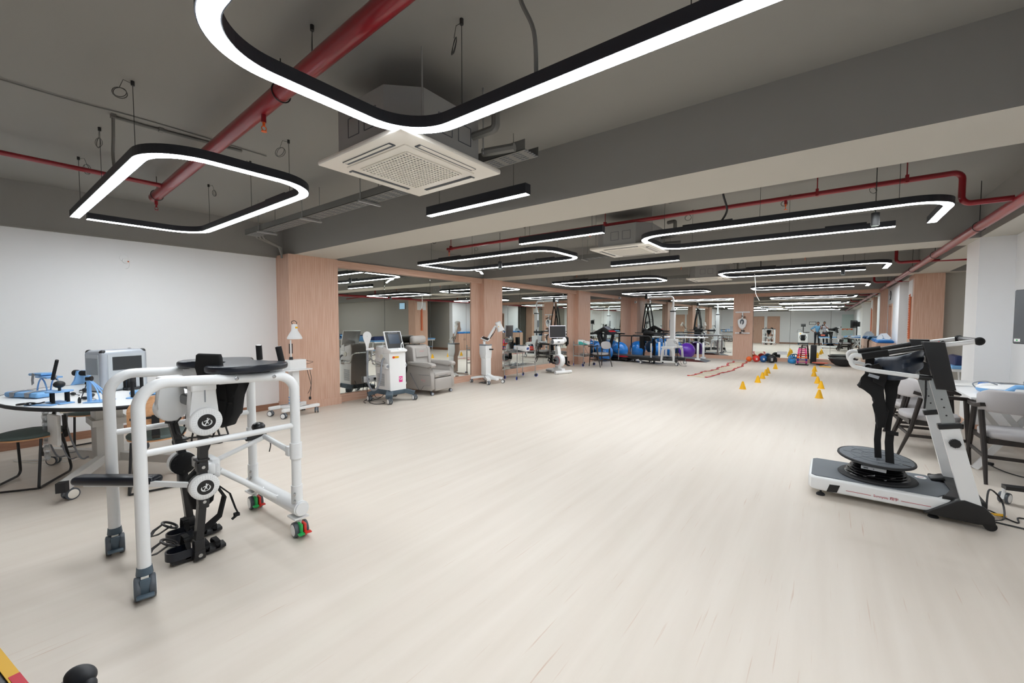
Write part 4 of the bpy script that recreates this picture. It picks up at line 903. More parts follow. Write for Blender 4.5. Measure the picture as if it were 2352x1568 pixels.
b = MB(); b.cyl((.165, .28, 1.4), (.17, .275, 1.4), .012, n=10); b.build('head_label', 'yellow', A)
b = MB(); 
for q in range(4): b.tube([(-.1+.04*q, -.15, .01), (.0, -.22+.03*q, .03), (.1-.02*q, -.1, .012), (-.02, -.02*q, .03), (-.12, -.1, .01)], .006, 5)
b.build('coiled_cord', 'black', A)

# ================================================================ steel trolleys
def trolley(label, loc, rz, h, w=.72, d=.42, name='steel_trolley'):
    t = thing(name, label, 'trolley', loc, rz, 'stainless steel trolleys')
    for sx in (-1, 1):
        for sy in (-1, 1):
            MB().cyl((sx*w/2, sy*d/2, .13), (sx*w/2, sy*d/2, h), .0125, n=12).build('post', 'steel', t)
            caster(t, sx*w/2, sy*d/2, .05, rz*3+sx+sy*.5, .14, 'steel', 'rubber', .016, .01, twin=False)
    for z in (.35, h-.14):
        b = MB(); b.b2((-w/2, -d/2, z), (w/2, d/2, z+.004)); b.b2((-w/2, -d/2, z-.02), (w/2, -d/2+.004, z+.012)); b.b2((-w/2, d/2-.004, z-.02), (w/2, d/2, z+.012)); b.b2((-w/2, -d/2, z-.02), (-w/2+.004, d/2, z+.012)); b.b2((w/2-.004, -d/2, z-.02), (w/2, d/2, z+.012)); b.build('shelf', 'steel', t, flat=True)
        b = MB(); b.tube([(-w/2, -d/2, z+.07), (w/2, -d/2, z+.07), (w/2, d/2, z+.07), (-w/2, d/2, z+.07)], .004, 6, closed=True); b.build('guard_rail', 'steel', t)
    for c in kids(t):
        if c.name.startswith('caster'):
            for k in kids(c): k.data.materials[0] = M['blue_tyre']
    return t
M['blue_tyre'] = mat('blue_tyre', '#2b46b8', .5)
T1 = trolley('steel trolley on blue casters right of the second pillar, holding a tilted white device', (-6.68, 9.18, 0), PI/2+.03, .86, .88)
T2 = trolley('steel trolley on blue casters by the third pillar, holding a teal white device', (-6.85, 13.2, 0), PI/2-.1, .87, .62)
A = thing('electrotherapy_unit', 'white tilted electrotherapy device with blue display on the nearer steel trolley', 'medical device', (-6.6, 9.15, .835), .35)
b = MB(); b.prism([(-.17, -.05), (.17, -.1), (.17, .02), (.13, .035), (-.17, .05)], -.19, .19, 'XZ', bev=.012); b.build('housing', 'white', A); b = MB(); b.box((0.0, 0, .044), (.26, .3, .004), rot=(0, .1, 0)); b.build('top_panel', 'dgrey', A, flat=True)
MB().b2((-.1, -.1, -.105), (.12, .1, -.04)).build('stand', 'grey', A); b = MB(); b.b2((.1705, -.13, -.065), (.173, .1, .0)); b.build('display', mat('blue_display', '#41538f', .2), A, flat=True)
def bag(label, loc, s, m='clear', seed=1):
    r = random.Random(seed); b = MB()
    for q in range(6): b.ell((r.uniform(-s, s), r.uniform(-s*.6, s*.6), .03), (r.uniform(.05, .09), r.uniform(.04, .07), .028), (0, 0, r.uniform(0, 3)), 8)
    for v in b.bm.verts: v.co += Vector((r.uniform(-1, 1), r.uniform(-1, 1), r.uniform(-.6, .6)))*.008
    return tag(b.build('plastic_bag', m, loc=loc), label, 'bag')
bag('crumpled clear bag of leads on the top shelf of the nearer steel trolley', (-6.75, 8.95, .726), .1, 'clear', 2)
bag('crumpled clear plastic bag on the lower shelf of the nearer steel trolley', (-6.68, 9.1, .356), .13, 'clear', 3)
bag('crumpled grey plastic bag on the lower shelf of the trolley by the third pillar', (-6.85, 13.25, .356), .12, 'clear', 4)
b = MB(); b.box((0, 0, .02), (.12, .1, .04), bev=.01); tag(b.build('red_case', 'redp', loc=(-6.7, 9.45, .726)), 'small red case at the far end of the nearer trolley top', 'case')
A = thing('electrotherapy_unit', 'white device with teal side panels on the steel trolley by the third pillar', 'medical device', (-6.82, 13.15, .735), .5)
b = MB(); b.prism([(-.2, .0), (.2, .0), (.2, .1), (-.05, .17), (-.2, .17)], -.17, .17, 'XZ', bev=.012); b.build('housing', 'white', A)
b = MB(); b.prism([(-.18, .01), (.14, .01), (-.1, .11), (-.18, .11)], -.176, .176, 'XZ'); b.build('side_panel', 'teal', A, flat=True); b = MB(); b.b2((.199, -.12, .03), (.203, .08, .085)); b.build('display', 'dgrey', A, flat=True); b = MB(); b.box((0, 0, .15), (.2, .26, .006), rot=(0, .22, 0)); b.build('top_panel', 'dgrey', A, flat=True)
cable('thin dark cable hanging from the teal device down beside the trolley by the third pillar', [(-6.7, 12.95, .75), (-6.62, 12.9, .6), (-6.55, 12.95, .45), (-6.6, 13.0, .37)], .004, 'black')

# ================================================================ arm and leg trainer with monitor
A = thing('pedal_trainer', 'white motorised arm and leg pedal trainer with grey monitor between the two steel trolleys', 'exerciser', (-6.45, 10.75, 0), -.35)
MB().cyl((.28, -.3, .05), (.28, .3, .05), .05, n=20).build('front_foot', 'white', A)
b = MB(); b.b2((-.35, -.16, .015), (-.05, .16, .12), bev=.04, seg=4); b.m(1); b.b2((-.36, -.17, .03), (-.06, .17, .085), bev=.03); o = b.build('rear_foot', ['white', 'grey'], A)
for y in (-.2, .2): MB().cyl((.28, y, 0), (.28, y, .012), .025, n=12).build('foot_pad', 'black', A)
MB().b2((-.12, -.07, .04), (.3, .07, .16), bev=.03).build('spine', 'white', A)
b = MB(); b.prism([(-.02, .1), (.14, .1), (.12, .55), (.08, .8), (.0, .8), (-.06, .5)], -.06, .06, 'XZ', bev=.02); b.build('column', 'white', A)
b = MB(); b.lathe([(.16, -.09), (.185, -.07), (.19, 0), (.185, .07), (.16, .09)], (.1, 0, .38), (0, 1, 0), 32); b.build('crank_housing', 'white', A)
b = MB(); b.torus((.1, -.095, .38), .125, .006, (0, 1, 0), 32, 6); b.build('red_ring', 'text_red', A); MB().lathe([(.11, 0), (.11, .012), (.05, .018)], (.1, -.09, .38), (0, -1, 0), 28).build('hub', 'grey', A)
for s_, dz, dx in ((-1, .02, .1), (1, -.05, .1)):
    MB().bar([(.1, s_*.12, .38), (.1+dx*s_, s_*.13, .36+dz)], .02, .04).build('crank_arm', 'black', A)
    b = MB(); c = Vector((.1+dx*s_, s_*.2, .36+dz)); b.box(c+Vector((.0, 0, -.05)), (.24, .1, .02), rot=(0, .3, 0), bev=.006); b.tube([c+Vector((-.12, -.05, -.02)), c+Vector((-.14, 0, .07)), c+Vector((-.12, .05, -.02))], .016, 6); b.prism([(c.x-.13, c.z-.05), (c.x-.02, c.z-.05), (c.x-.04, c.z+.17), (c.x-.13, c.z+.17)], c.y+.04, c.y+.055, 'XZ'); b.bar([c+Vector((.04, -.055, -.03)), c+Vector((.04, -.04, .05)), c+Vector((.04, .04, .05)), c+Vector((.04, .055, -.03))], .05, .008); b.bar([c+Vector((-.1, -.05, .14)), c+Vector((-.02, -.05, .17)), c+Vector((-.02, .05, .17)), c+Vector((-.1, .05, .14))], .04, .008); b.build('pedal', 'fabricb', A)
b = MB(); b.cyl((.02, -.2, .93), (.02, .2, .93), .075, n=24); b.build('arm_drive', 'white', A, ang=50)
b = MB(); b.cyl((.02, -.205, .93), (.02, -.2, .93), .065, n=24); b.build('drive_cap', 'grey', A); MB().cyl((.04, -.13, .93), (.13, .0, .93), .012, n=10).build('front_grip', 'black', A)
b = MB(); b.ell((.02, .27, .98), (.07, .08, .08), n=14); b.build('arm_motor', 'white', A)
b = MB(); b.box((.05, .33, .96), (.12, .06, .24), rot=(.3, .3, 0), bev=.02); b.box((.0, .36, .86), (.05, .05, .14), bev=.01); b.build('arm_cuff', 'fabricb', A)
b = MB(); b.tube([(.02, .0, .86), (.03, 0, .78)], .03, 10); b.tube([(.02, .12, .86), (.08, .14, .8), (.02, .18, .82)], .01, 6); b.build('neck', 'grey', A)
MB().bar([(.0, 0, .98), (.0, 0, 1.08)], .05, .03, up=(1, 0, 0)).build('monitor_mount', 'grey', A)
mo = MB().box((0, 0, 0), (.03, .66, .37), bev=.008).build('monitor', mat('pale_lilac_plastic', '#dcd8e2', .4), A, loc=(.0, .0, 1.23)); mo.rotation_euler = (0, -.05, .05)
MB().b2((.014, -.31, -.165), (.018, .31, .165)).build('monitor_screen', 'screenb', mo, flat=True)

# ================================================================ visitor armchairs (dark frame, grey seat)
def armchair(label, loc, rz, group, slim=False):
    """faces +x"""
    t = thing('armchair', label, 'chair', loc, rz, group); hw = .28
    b = MB(); n = 26; b.prism([(.24*math.copysign(abs(math.cos(2*PI*k/n))**.6, math.cos(2*PI*k/n)), .25*math.copysign(abs(math.sin(2*PI*k/n))**.6, math.sin(2*PI*k/n))) for k in range(n)], .415, .475, 'XY', bev=.022); b.build('seat', 'cfab', t, ang=70)
    b = MB()
    for k in range(2): b.bar([(-.2, (-.22, .22)[k], .39), (.22, (-.24, .24)[k], .39)], .022, .05)
    b.bar([(.2, -.25, .39), (.2, .25, .39)], .022, .05); b.bar([(-.2, -.23, .39), (-.2, .23, .39)], .022, .05); b.build('seat_frame', 'dwood', t)
    if slim:
        b = MB(); n = 24; b.prism([(.2*math.copysign(abs(math.cos(2*PI*k/n))**.7, math.cos(2*PI*k/n)), .13*math.copysign(abs(math.sin(2*PI*k/n))**.7, math.sin(2*PI*k/n))) for k in range(n)], -.02, .02, 'XZ', bev=.012)
        o = b.build('backrest', 'cfab', t, loc=(-.27, 0, .74), rz=-PI/2, ang=70); o.rotation_euler = (-.2, 0, -PI/2)
        b = MB()
        for s_ in (-1, 1): b.tube([(-.22, s_*.15, .4), (-.27, s_*.15, .62), (-.29, s_*.15, .72)], .01, 8)
        b.build('back_post', 'dwood', t)
    else:
        b = MB(); pts = [(-.22*math.cos(a)-.07+.03, .3*math.sin(a), 0) for a in [math.radians(v) for v in range(-70, 71, 10)]]
        rings = []
        for p, a in zip(pts, range(-70, 71, 10)):
            h = .105 if abs(a) < 60 else .085 if abs(a) < 65 else .06
            pr_ = Vector(p); nx = Vector((-math.cos(math.radians(a)), math.sin(math.radians(a)), 0)); cz = .77
            rings.append([b.bm.verts.new(pr_+nx*u_+Vector((0, 0, cz+w_*h))) for u_, w_ in ((.022, .8), (.012, 1), (-.012, 1), (-.022, .8), (-.022, -.8), (-.012, -1), (.012, -1), (.022, -.8))])
        b.skin(rings); b.build('backrest', 'cfab', t, ang=70)
    for s_ in (-1, 1):
        b = MB(); b.tube([(.23, s_*.245, .67), (.25, s_*.26, .3), (.27, s_*.275, 0)], [.024, .021, .013], 8); b.build('front_leg', 'dwood', t)
        b = MB(); b.tube([(-.13, s_*.27, .67), (-.2, s_*.25, .3), (-.3, s_*.25, 0)], [.023, .021, .013], 8); b.build('rear_leg', 'dwood', t)
        b = MB(); q = [(.33, s_*.25, .68), (.2, s_*.268, .69), (.0, s_*.285, .70), (-.12, s_*.285, .71), (-.19, s_*.265, .73)]
        b.bar(q, .055, .034); b.build('armrest', 'dwood', t)
        b = MB(); b.bar([(.24, s_*.255, .24), (-.22, s_*.25, .24)], .016, .03); b.build('side_stretcher', 'dwood', t)
    b = MB(); b.bar([(-.2, -.24, .24), (-.2, .24, .24)], .016, .03); b.build('rear_stretcher', 'dwood', t)
    return t
armchair('dark framed armchair with light grey seat standing beside the trolley of the third pillar', (-6.2, 13.2, 0), -.45+PI, 'dark framed armchairs', True)

# ================================================================ blue and purple exercise balls
for i, (x, y, r, m_, lb) in enumerate(((-6.75, 18.15, .345, 'blueb', 'large shiny blue exercise ball nearest the left corner, behind the treadmill rails'), (-5.75, 18.0, .325, 'blueb', 'large shiny blue exercise ball behind the black hanging harness'), (-5.6, 18.75, .31, 'blueb', 'shiny blue exercise ball against the far mirror, left of the harness column'), (-4.72, 18.35, .33, 'purple', 'large shiny purple exercise ball behind the white parallel bars'), (-6.98, 15.2, .33, 'blueb', 'shiny blue exercise ball beside the left mirror, behind the small armchair'), (-6.95, 16.6, .35, 'blueb', 'shiny blue exercise ball beside the left mirror, behind the treadmill uprights'))):
    b = MB(); b.lathe([(math.sin(PI*k/36)*r*(1+.004*(k % 2)), -math.cos(PI*k/36)*r) for k in range(37)], (0, 0, r), (0, .3 if i % 2 else 0, 1), 40)
    mn = min(v.co.z for v in b.bm.verts)
    for v in b.bm.verts: v.co.z -= mn
    b.m(0); tag(b.build('exercise_ball', m_, loc=(x, y, .0), ang=80), lb, 'exercise ball', 'exercise balls near the far mirrors')

# ================================================================ treadmill with long hand rails
A = thing('treadmill', 'black treadmill with tilted console and long black hand rails, in the far left area', 'treadmill', (-6.05, 15.75, 0), math.atan2(-.55, 2.4))
# runs along +x (console at -x end)
MB().b2((-1.5, -.36, .05), (.0, .36, .13), bev=.02).build('motor_base', 'black', A)
MB().b2((-1.45, -.38, .14), (1.25, .38, .23), bev=.02).build('deck_frame', 'blackm', A); MB().b2((-1.1, -.27, .225), (1.2, .27, .236)).build('running_belt', 'belt', A, flat=True)
b = MB(); b.prism([(-1.55, .14), (-1.0, .14), (-.95, .25), (-1.2, .38), (-1.47, .4)], -.36, .36, 'XZ', bev=.03); b.build('motor_cover', 'black', A)
for x in (-1.35, -.1, 1.1): 
    for y in (-.3, .3): MB().cyl((x, y, 0), (x, y, .15), .03, n=12).build('foot', 'rubber', A)
b = MB(); b.ell((-.2, -.381, .2), (.25, .004, .03), n=16); b.build('red_emblem', 'redp', A); text('YIJIAN S-9', .05, 'text_w', A, (.75, -.383, .19), (PI/2, 0, 0))
for s_ in (-1, 1):
    b = MB(); b.bar([(-1.35, s_*.27, .3), (-1.12, s_*.25, .95), (-1.16, s_*.24, 1.08)], .06, .12, up=(1, 0, 0)); b.build('upright', 'black', A)
    b = MB(); b.bar([(-1.16, s_*.32, 1.06), (-.62, s_*.34, 1.05)], .06, .05); b.build('side_handle', 'black', A)
b = MB(); b.prism([(-1.46, 1.28), (-1.36, 1.35), (-.9, 1.1), (-1.05, 1.0)], -.25, .25, 'XZ', bev=.02); b.build('console', 'black', A)
b = MB(); b.box((0, 0, 0), (.3, .28, .006), rot=(0, .51, 0)); b.build('console_display', mat('console_grey', '#7d8089', .2), A, loc=(-1.2, 0, 1.272)); b = MB(); b.box((-.98, 0, 1.15), (.1, .4, .006), rot=(0, .5, 0)); b.build('console_keys', 'redp', A)
for s_ in (-1, 1):
    b = MB(); b.tube(fillet([(-.35, s_*.42, .5), (-.35, s_*.42, 1.0), (1.05, s_*.42, 1.0), (1.05, s_*.42, .45)], .12), .024, 10); b.build('hand_rail', 'blackm', A)
    for x in (-.35, 1.05):
        MB().cyl((x, s_*.42, .05), (x, s_*.42, .75 if x > 0 else .5), .019 if x < 0 else .03, n=12).build('rail_post', 'steel' if x < 0 else 'whitemetal', A); MB().cyl((x-.02, s_*.42-.03*s_, .46), (x+.02, s_*.42-.08, .46), .018, n=10).build('lock_knob', 'black', A)
b = MB(); b.bar([(.62, -.42, 1.0), (.63, -.43, .55)], .1, .015, up=(0, 1, 0)); b.bar([(.7, -.42, 1.0), (.71, -.43, .52)], .05, .01, up=(0, 1, 0)); b.build('hanging_strap', 'fabricb', A)

# ================================================================ body-weight support frame
A = thing('unweighting_frame', 'tall white and black body weight support frame with hanging black harness', 'gait frame', (-4.75, 15.4, 0), -.05)
for s_ in (-1, 1):
    MB().b2((-.75, s_*.42-.05, .13), (.62, s_*.42+.05, .24), bev=.01).build('base_beam', 'blackm', A)
    for x in (-.7, .58): caster(A, x, s_*.42, .06, .4*s_, .14, 'grey', 'white', .02)
MB().b2((.25, -.45, .15), (.37, .45, .25), bev=.01).build('cross_beam', 'blackm', A)
for s_ in (-1, 1): 
    b = MB(); b.prism([(.05, .12), (.12, .12), (.14, .5), (.2, .58), (.4, .58), (.46, .5), (.48, .12), (.55, .12), (.52, .55), (.44, .66), (.16, .66), (.08, .55)], s_*.47-.02, s_*.47+.02, 'XZ', bev=.006); b.build('side_bracket', 'whitemetal', A); MB().b2((.06, s_*.47-.03, .12), (.54, s_*.47+.03, .17)).build('bracket_foot', 'whitemetal', A, flat=True)
MB().b2((.08, -.5, .6), (.5, .5, .92) if False else (.5, .5, .66), bev=.01).build('bracket_bridge', 'whitemetal', A); MB().b2((.14, -.16, .62), (.46, .16, .92), bev=.02).build('lift_box', 'whitemetal', A)
MB().b2((.225, -.075, .3), (.375, .075, 1.95), bev=.01).build('column', 'whitemetal', A); MB().b2((.22, -.08, 1.88), (.38, .08, 1.92)).build('column_band', 'black', A, flat=True)
b = MB(); b.cyl((.3, 0, 1.95), (.3, 0, 2.05), .055, n=16); b.tube(fillet([(.3, 0, 2.0), (.3, 0, 2.42), (-.66, 0, 2.42)], .1), .034, 12); b.build('boom', 'whitemetal', A)
b = MB(); b.bar([(-.62, -.2, 2.42), (-.62, .2, 2.42)], .05, .05); b.build('spreader', 'whitemetal', A)
for s_ in (-1, 1):
    b = MB(); b.box((-.62, s_*.17, 2.43), (.1, .07, .14), bev=.02); b.ell((-.62, s_*.17, 2.5), (.05, .035, .04), n=10); b.build('pulley_block', 'black', A)
    b = MB(); b.tube([(-.62, s_*.17, 2.36), (-.64, s_*.17, 2.2), (-.6, s_*.17, 2.2), (-.62, s_*.17, 2.36)], .006, 5); b.build('hook', 'steel', A)
    b = MB(); b.bar([(-.62, s_*.17, 2.2), (-.74, s_*.1, 1.65), (-.8, s_*.08, 1.1)], .045, .01, up=(0, 1, 0)); b.bar([(-.61, s_*.17, 2.2), (-.5, s_*.16, 1.65), (-.45, s_*.14, 1.2)], .045, .01, up=(0, 1, 0)); b.build('harness_strap', 'fabricb', A)
b = MB(); b.lathe([(.14, 0), (.17, .05), (.16, .2), (.17, .33), (.13, .38)], (-.62, 0, .82), (0, 0, 1), 18); b.build('harness_vest', 'fabricb', A); b = MB(); b.ell((-.74, 0, 1.2), (.1, .13, .1), n=12); b.ell((-.42, .0, 1.1), (.06, .16, .08), n=12); b.build('harness_padding', 'fabricb', A)
for s_, x in ((-1, -.72), (1, -.42)):
    b = MB(); b.bar([(x, s_*.1, .9), (x+.02, s_*.11, .5), (x, s_*.1, .28)], .1 if s_ > 0 else .05, .03, up=(0, 1, 0)); b.build('leg_strap', 'fabricb', A)
for s_ in (-1, 1): MB().bar([(-.95, s_*.36, 1.12), (.25, s_*.3, 1.12)], .05, .03).build('arm_rail', 'blackm', A)
b = MB(); b.bar([(-.2, -.36, 1.08), (.2, -.34, 1.08)], .12, .05); b.bar([(.1, -.34, .95), (.1, -.34, 1.2)], .03, .03, up=(1, 0, 0)); b.build('arm_pad', 'leather', A)
b = MB(); b.b2((.2, -.06, 1.3), (.226, .06, 1.6)); b.build('column_cover', 'grey', A)
b = MB(); b.tube([(.4, -.2, .85), (.55, -.3, .8), (.6, -.35, .5), (.6, -.3, .2), (.7, -.35, .02), (.9, -.3, .01)], .007, 5); b.tube([(.42, -.22, .8), (.6, -.2, .7), (.56, -.3, .4), (.7, -.2, .05)], .006, 5); b.build('cable', 'black', A)

# ================================================================ parallel bars on ramped platform
A = thing('parallel_bars', 'white parallel bars on a dark ramped platform in front of the far left mirror', 'parallel bars', (-4.9, 17.35, 0), 0)
b = MB(); b.prism([(-1.3, .0), (1.25, .0), (.75, .11), (-1.0, .11)], -.42, .42, 'XZ', bev=.004); o = b.build('platform', mat('maroon_board', '#5a2a2a', .5), A, flat=True)
b = MB(); b.prism([(-1.28, .005), (1.24, .005), (.74, .118), (-1.0, .118)], -.40, .40, 'XZ'); b.build('walking_mat', 'deck', A, flat=True)
for s_ in (-1, 1):
    MB().tube([(-1.6, s_*.3, .92), (1.15, s_*.3, .92)], .022, 12).build('bar', 'whitemetal', A); b = MB(); b.tube([(-1.6, s_*.42, .98), (.75, s_*.42, .98)], .018, 10); 
    for x in (-.5, .95):
        MB().b2((x-.035, s_*.44-.035, .1), (x+.035, s_*.44+.035, .72), bev=.006).build('post', 'whitemetal', A); MB().cyl((x, s_*.44, .7), (x, s_*.44, .9), .016, n=10).build('inner_post', 'steel', A)
        MB().b2((x-.09, s_*.44-.05, .08), (x+.09, s_*.44+.05, .14)).build('post_base', 'whitemetal', A, flat=True)
        b2_ = MB(); b2_.bar([(x, s_*.44, .89), (x, s_*.3, .92)], .03, .03); b2_.cyl((x+.04, s_*.44, .8), (x+.08, s_*.44, .8), .018, n=10); b2_.build('bar_clamp', 'black', A)
    b.bm.free()

# ================================================================ wall-mounted exerciser on the far column
A = thing('wall_crank', 'white oval shoulder wheel exerciser mounted on the far wood column', 'exerciser', (-2.78, 19.04, 1.5), 0)
for z in (.42, -.42): MB().b2((-.26, -.035, z-.025), (.26, -.002, z+.025)).build('mount_bar', 'whitemetal', A, flat=True)
MB().bar([(0, -.035, -.42), (0, -.035, .42)], .04, .03, up=(0, 1, 0)).build('mount_rail', 'whitemetal', A)
b = MB(); b.prism([(-.16, .1), (-.12, .14), (0, .18), (.12, .14), (.16, .1), (.16, -.02), (.12, -.17), (.05, -.25), (-.05, -.25), (-.12, -.17), (-.16, -.02)], -.14, -.04, 'XZ', bev=.03); b.build('flywheel_cover', 'white', A)
b = MB(); b.ell((0, -.145, .03), (.075, .012, .11), n=20); b.build('dark_panel', 'dgrey', A); MB().bar([(0, -.16, .06), (-.02, -.165, -.2)], .03, .02, up=(0, 1, 0)).build('crank_arm', 'white', A)
for x, z in ((.0, .26), (.09, .22), (.07, -.33), (.0, -.33), (-.05, -.41)): MB().cyl((x, -.2, z), (x, -.06, z), .03 if z < 0 else .022, n=12).build('knob', 'black', A)
MB().bar([(0, -.06, .17), (.01, -.07, .33)], .05, .05, up=(0, 1, 0)).build('neck', 'white', A)

# camera on the corner wall
for i, (x, y, lb) in enumerate(((-7.12, 18.805, 'small white security camera on the far left corner panel'), (-7.235, 17.2, 'small white security camera on the left wall top band'))):
    b = MB(); b.box((0, 0, 0), (.1, .1, .1), bev=.02); b.m(1); b.cyl((.0, -.05, 0), (0.01, -.062, 0), .025, n=12)
    tag(b.build('security_camera', ['white', 'black'], loc=(x+.02, y-.06 if i == 0 else y, 2.44 if i == 0 else 2.56)), lb, 'camera')
# ================================================================ balance-board gait platform (right foreground)
A = thing('gait_platform', 'white and grey gait training platform with tall padded handrails, right foreground', 'exerciser', (.35, 4.75, 0))
y0, y1 = 4.44, 5.08
b = MB(); r_ = .09
def rr(xa, xb, ya, yb, r=.07):
    return [(xb, ya), (xb, yb), (xa+r, yb), (xa+r*.3, yb-r*.3), (xa, yb-r), (xa, ya+r), (xa+r*.3, ya+r*.3), (xa+r, ya)]
b.prism(rr(-.11, .86, y0, y1), .05, .165, 'XY', bev=.02); b.build('platform_body', 'whitemetal', A, world=True)
b = MB(); b.prism([(.70, y0+.035), (.80, y0+.2), (.80, y1-.2), (.70, y1-.035), (-.06, y1-.035), (-.09, y1-.07), (-.09, y0+.07), (-.06, y0+.035)], .162, .172, 'XY', bev=.002); b.build('platform_mat', 'deck', A, world=True)
b = MB(); b.prism([(.72, y0+.02), (.95, y0+.02), (.95, y1-.02), (.72, y1-.02), (.80, y1-.2), (.80, y0+.2)], .06, .19, 'XY', bev=.01); b.box((.76, 4.95, .19), (.09, .12, .03), rot=(0, -.3, 0), bev=.01); b.build('motor_cover', 'black', A, world=True)
for y in (y0-.02, y1-.02):
    b = MB(); b.prism([(.62, .045), (.9, .035), (.99, .05), (.98, .11), (.93, .17), (.83, .195), (.79, .185)], y-.012, y+.055, 'XZ', bev=.008); b.build('end_bracket', 'black', A, world=True)
    MB().cyl((.965, y+.005, .035), (.965, y+.045, .035), .034, n=16).build('transport_wheel', 'black', A, world=True)
b = MB(); b.prism([(.04, .12), (.11, .125), (.09, .06), (.02, .055)], y0-.004, y0+.01, 'XZ', bev=.002); b.build('clamp_plate', 'black', A, world=True)
for x, y in ((-.02, y0+.05), (.68, y0+.05), (-.02, y1-.05), (.68, y1-.05)):
    b = MB(); b.lathe([(.032, 0), (.032, .01), (.022, .02), (.008, .024), (.008, .055)], (x, y, 0), (0, 0, 1), 16); b.build('levelling_foot', 'rubber', A, world=True)
b = MB(); b.b2((.15, y0-.0015, .091), (.31, y0+.004, .0945)); b.b2((.49, y0-.0015, .091), (.66, y0+.004, .0945)); b.build('red_line', 'text_red', A, world=True, flat=True)
text('Sunnyou 翔宇', .036, 'text_red', A, (.40-.35, y0-.0015-4.75, .095), (PI/2, 0, 0), width=.15)
b = MB(); b.lathe([(.038, 0), (.038, .004), (.0, .0045)], (.66, 4.93, .172), (0, 0, 1), 24); b.m(1); b.b2((.64, 4.925, .1762), (.68, 4.935, .1772)); b.build('round_badge', ['white', 'text_red'], A, world=True)
# tilting round board on coiled spring
b = MB(); b.lathe([(.26, .172), (.265, .18), (.255, .192), (.2, .196), (.19, .19)], (.36, 4.74, 0), (0, 0, 1), 40); b.build('board_base', 'rubber', A, world=True)
b = MB(); prof = []
for k in range(25):
    h = .19+.11*k/24; prof.append((.21-.07*(k/24)+(.012 if k % 4 in (1, 2) else -.008), h))
b.lathe(prof, (.36, 4.74, 0), (0, 0, 1), 32)
for k in range(9): b.tube([(.36+.19*math.cos(a_+k*.7), 4.74+.19*math.sin(a_+k*.7), .2+.04*math.sin(a_*2)) for a_ in (0, .1, .2, .3, .4)], .008, 5)
b.build('rubber_bellows', mat('glossy_black_rubber', '#0c0c0e', .18), A, world=True, ang=60)
b = MB(); b.lathe([(.245, -.006), (.26, 0), (.26, .01), (.245, .018), (.0, .02)], (0, 0, 0), (0, 0, 1), 40)
bo = b.build('tilting_board', 'deck', A, loc=(0, 0, .325)); bo.rotation_euler = (.05, .055, 0)
b = MB(); b.torus((0, 0, .008), .253, .011, (0, 0, 1), 40, 6); b.build('board_rim', 'rubber', bo)
b = MB(); b.torus((0, 0, .0205), .17, .0015, (0, 0, 1), 32, 4); b.torus((0, 0, .0205), .1, .0015, (0, 0, 1), 28, 4)
for k in range(8): b.tube([(0.03*math.cos(k*PI/4), .03*math.sin(k*PI/4), .0205), (.22*math.cos(k*PI/4), .22*math.sin(k*PI/4), .0205)], .0015, 4)
b.build('board_marking', 'mgrey', bo)
b = MB(); b.box((.19, -.1, .012), (.06, .02, .02), rot=(0, 0, -.4), bev=.005); b.build('board_handle_hole', 'black', bo)
b = MB(); b.box((-.02, -.19, -.035), (.16, .02, .025)); b.build('sensor_bar', 'alu', bo, flat=True); b = MB(); b.box((-.07, -.201, -.035), (.03, .002, .012)); b.cyl((-.02, -.203, -.035), (-.02, -.2, -.035), .004, n=8); b.build('sensor_mark', 'dgrey', bo)
# posts
for y, s_ in ((y0+.0, -1), (y1-.03, 1)):
    P0, P1, P2 = Vector((.875, y, .13)), Vector((.735, y, .73)), Vector((.65, y, 1.08))
    b = MB(); b.bar([P0-(P1-P0)*.03, P1], .045, .1, up=(1, 0, .2)); b.build('lower_post', 'whitemetal', A, world=True, flat=True)
    b = MB(); b.bar([P1-(P1-P0)*.1, P2], .03, .075, up=(1, 0, .2)); q = b.build('telescopic_post', 'galv2', A, world=True, flat=True)
    b = MB()
    for k in range(3):
        c_ = P1.lerp(P2, .22+.17*k); b.cyl(c_+Vector((0, -.016, 0)), c_+Vector((0, .016, 0)), .006, n=10)
    b.build('adjust_hole', 'black', A, world=True)
    b = MB(); b.box(P1+Vector((0, 0, .0)), (.125, .06, .04), rot=(0, -.23, 0), bev=.005); b.build('post_collar', 'black', A, world=True)
    if s_ < 0:
        b = MB(); c_ = P0.lerp(P1, .8); n_ = 8
        b.prism([(c_.x+.03*(1+.12*math.cos(8*a_))*math.cos(a_), c_.z+.03*(1+.12*math.cos(8*a_))*math.sin(a_)) for a_ in [2*PI*k/40 for k in range(40)]], c_.y-.055, c_.y-.03, 'XZ', bev=.004); b.cyl(c_+Vector((0, -.03, 0)), c_+Vector((0, 0, 0)), .012, n=10); b.build('adjust_knob', 'black', A, world=True)
    b = MB(); b.prism([(.655, 1.0), (.76, 1.0), (.69, 1.355), (.565, 1.355)], y-.03, y+.03, 'XZ', bev=.006); b.build('head_panel', 'black', A, world=True)
    # rail loop
    z1 = 1.30
    b = MB(); b.tube(fillet([(.60, y, 1.08), (.27, y, 1.115), (.16, y, 1.14), (.14, y, 1.24), (.25, y, 1.225), (.40, y, 1.255), (.6, y, 1.315), (.86, y, 1.365)], [0, .1, .05, .05, .08, .1, .1, 0], 6), .017, 12); b.build('rail_loop', 'whitemetal', A, world=True)
    b = MB(); b.cyl((.56, y, 1.083), (.63, y, 1.077), .021, n=12); b.build('rail_sleeve', 'black', A, world=True)
    b = MB(); b.tube([(.22, y, 1.225), (.38, y, 1.262)], .028, 14); b.build('foam_grip', 'fabricb', A, world=True)
    b = MB(); b.tube([(.38, y, 1.258), (.59, y, 1.315)], .021, 12); b.build('rail_cover', 'blackm', A, world=True)
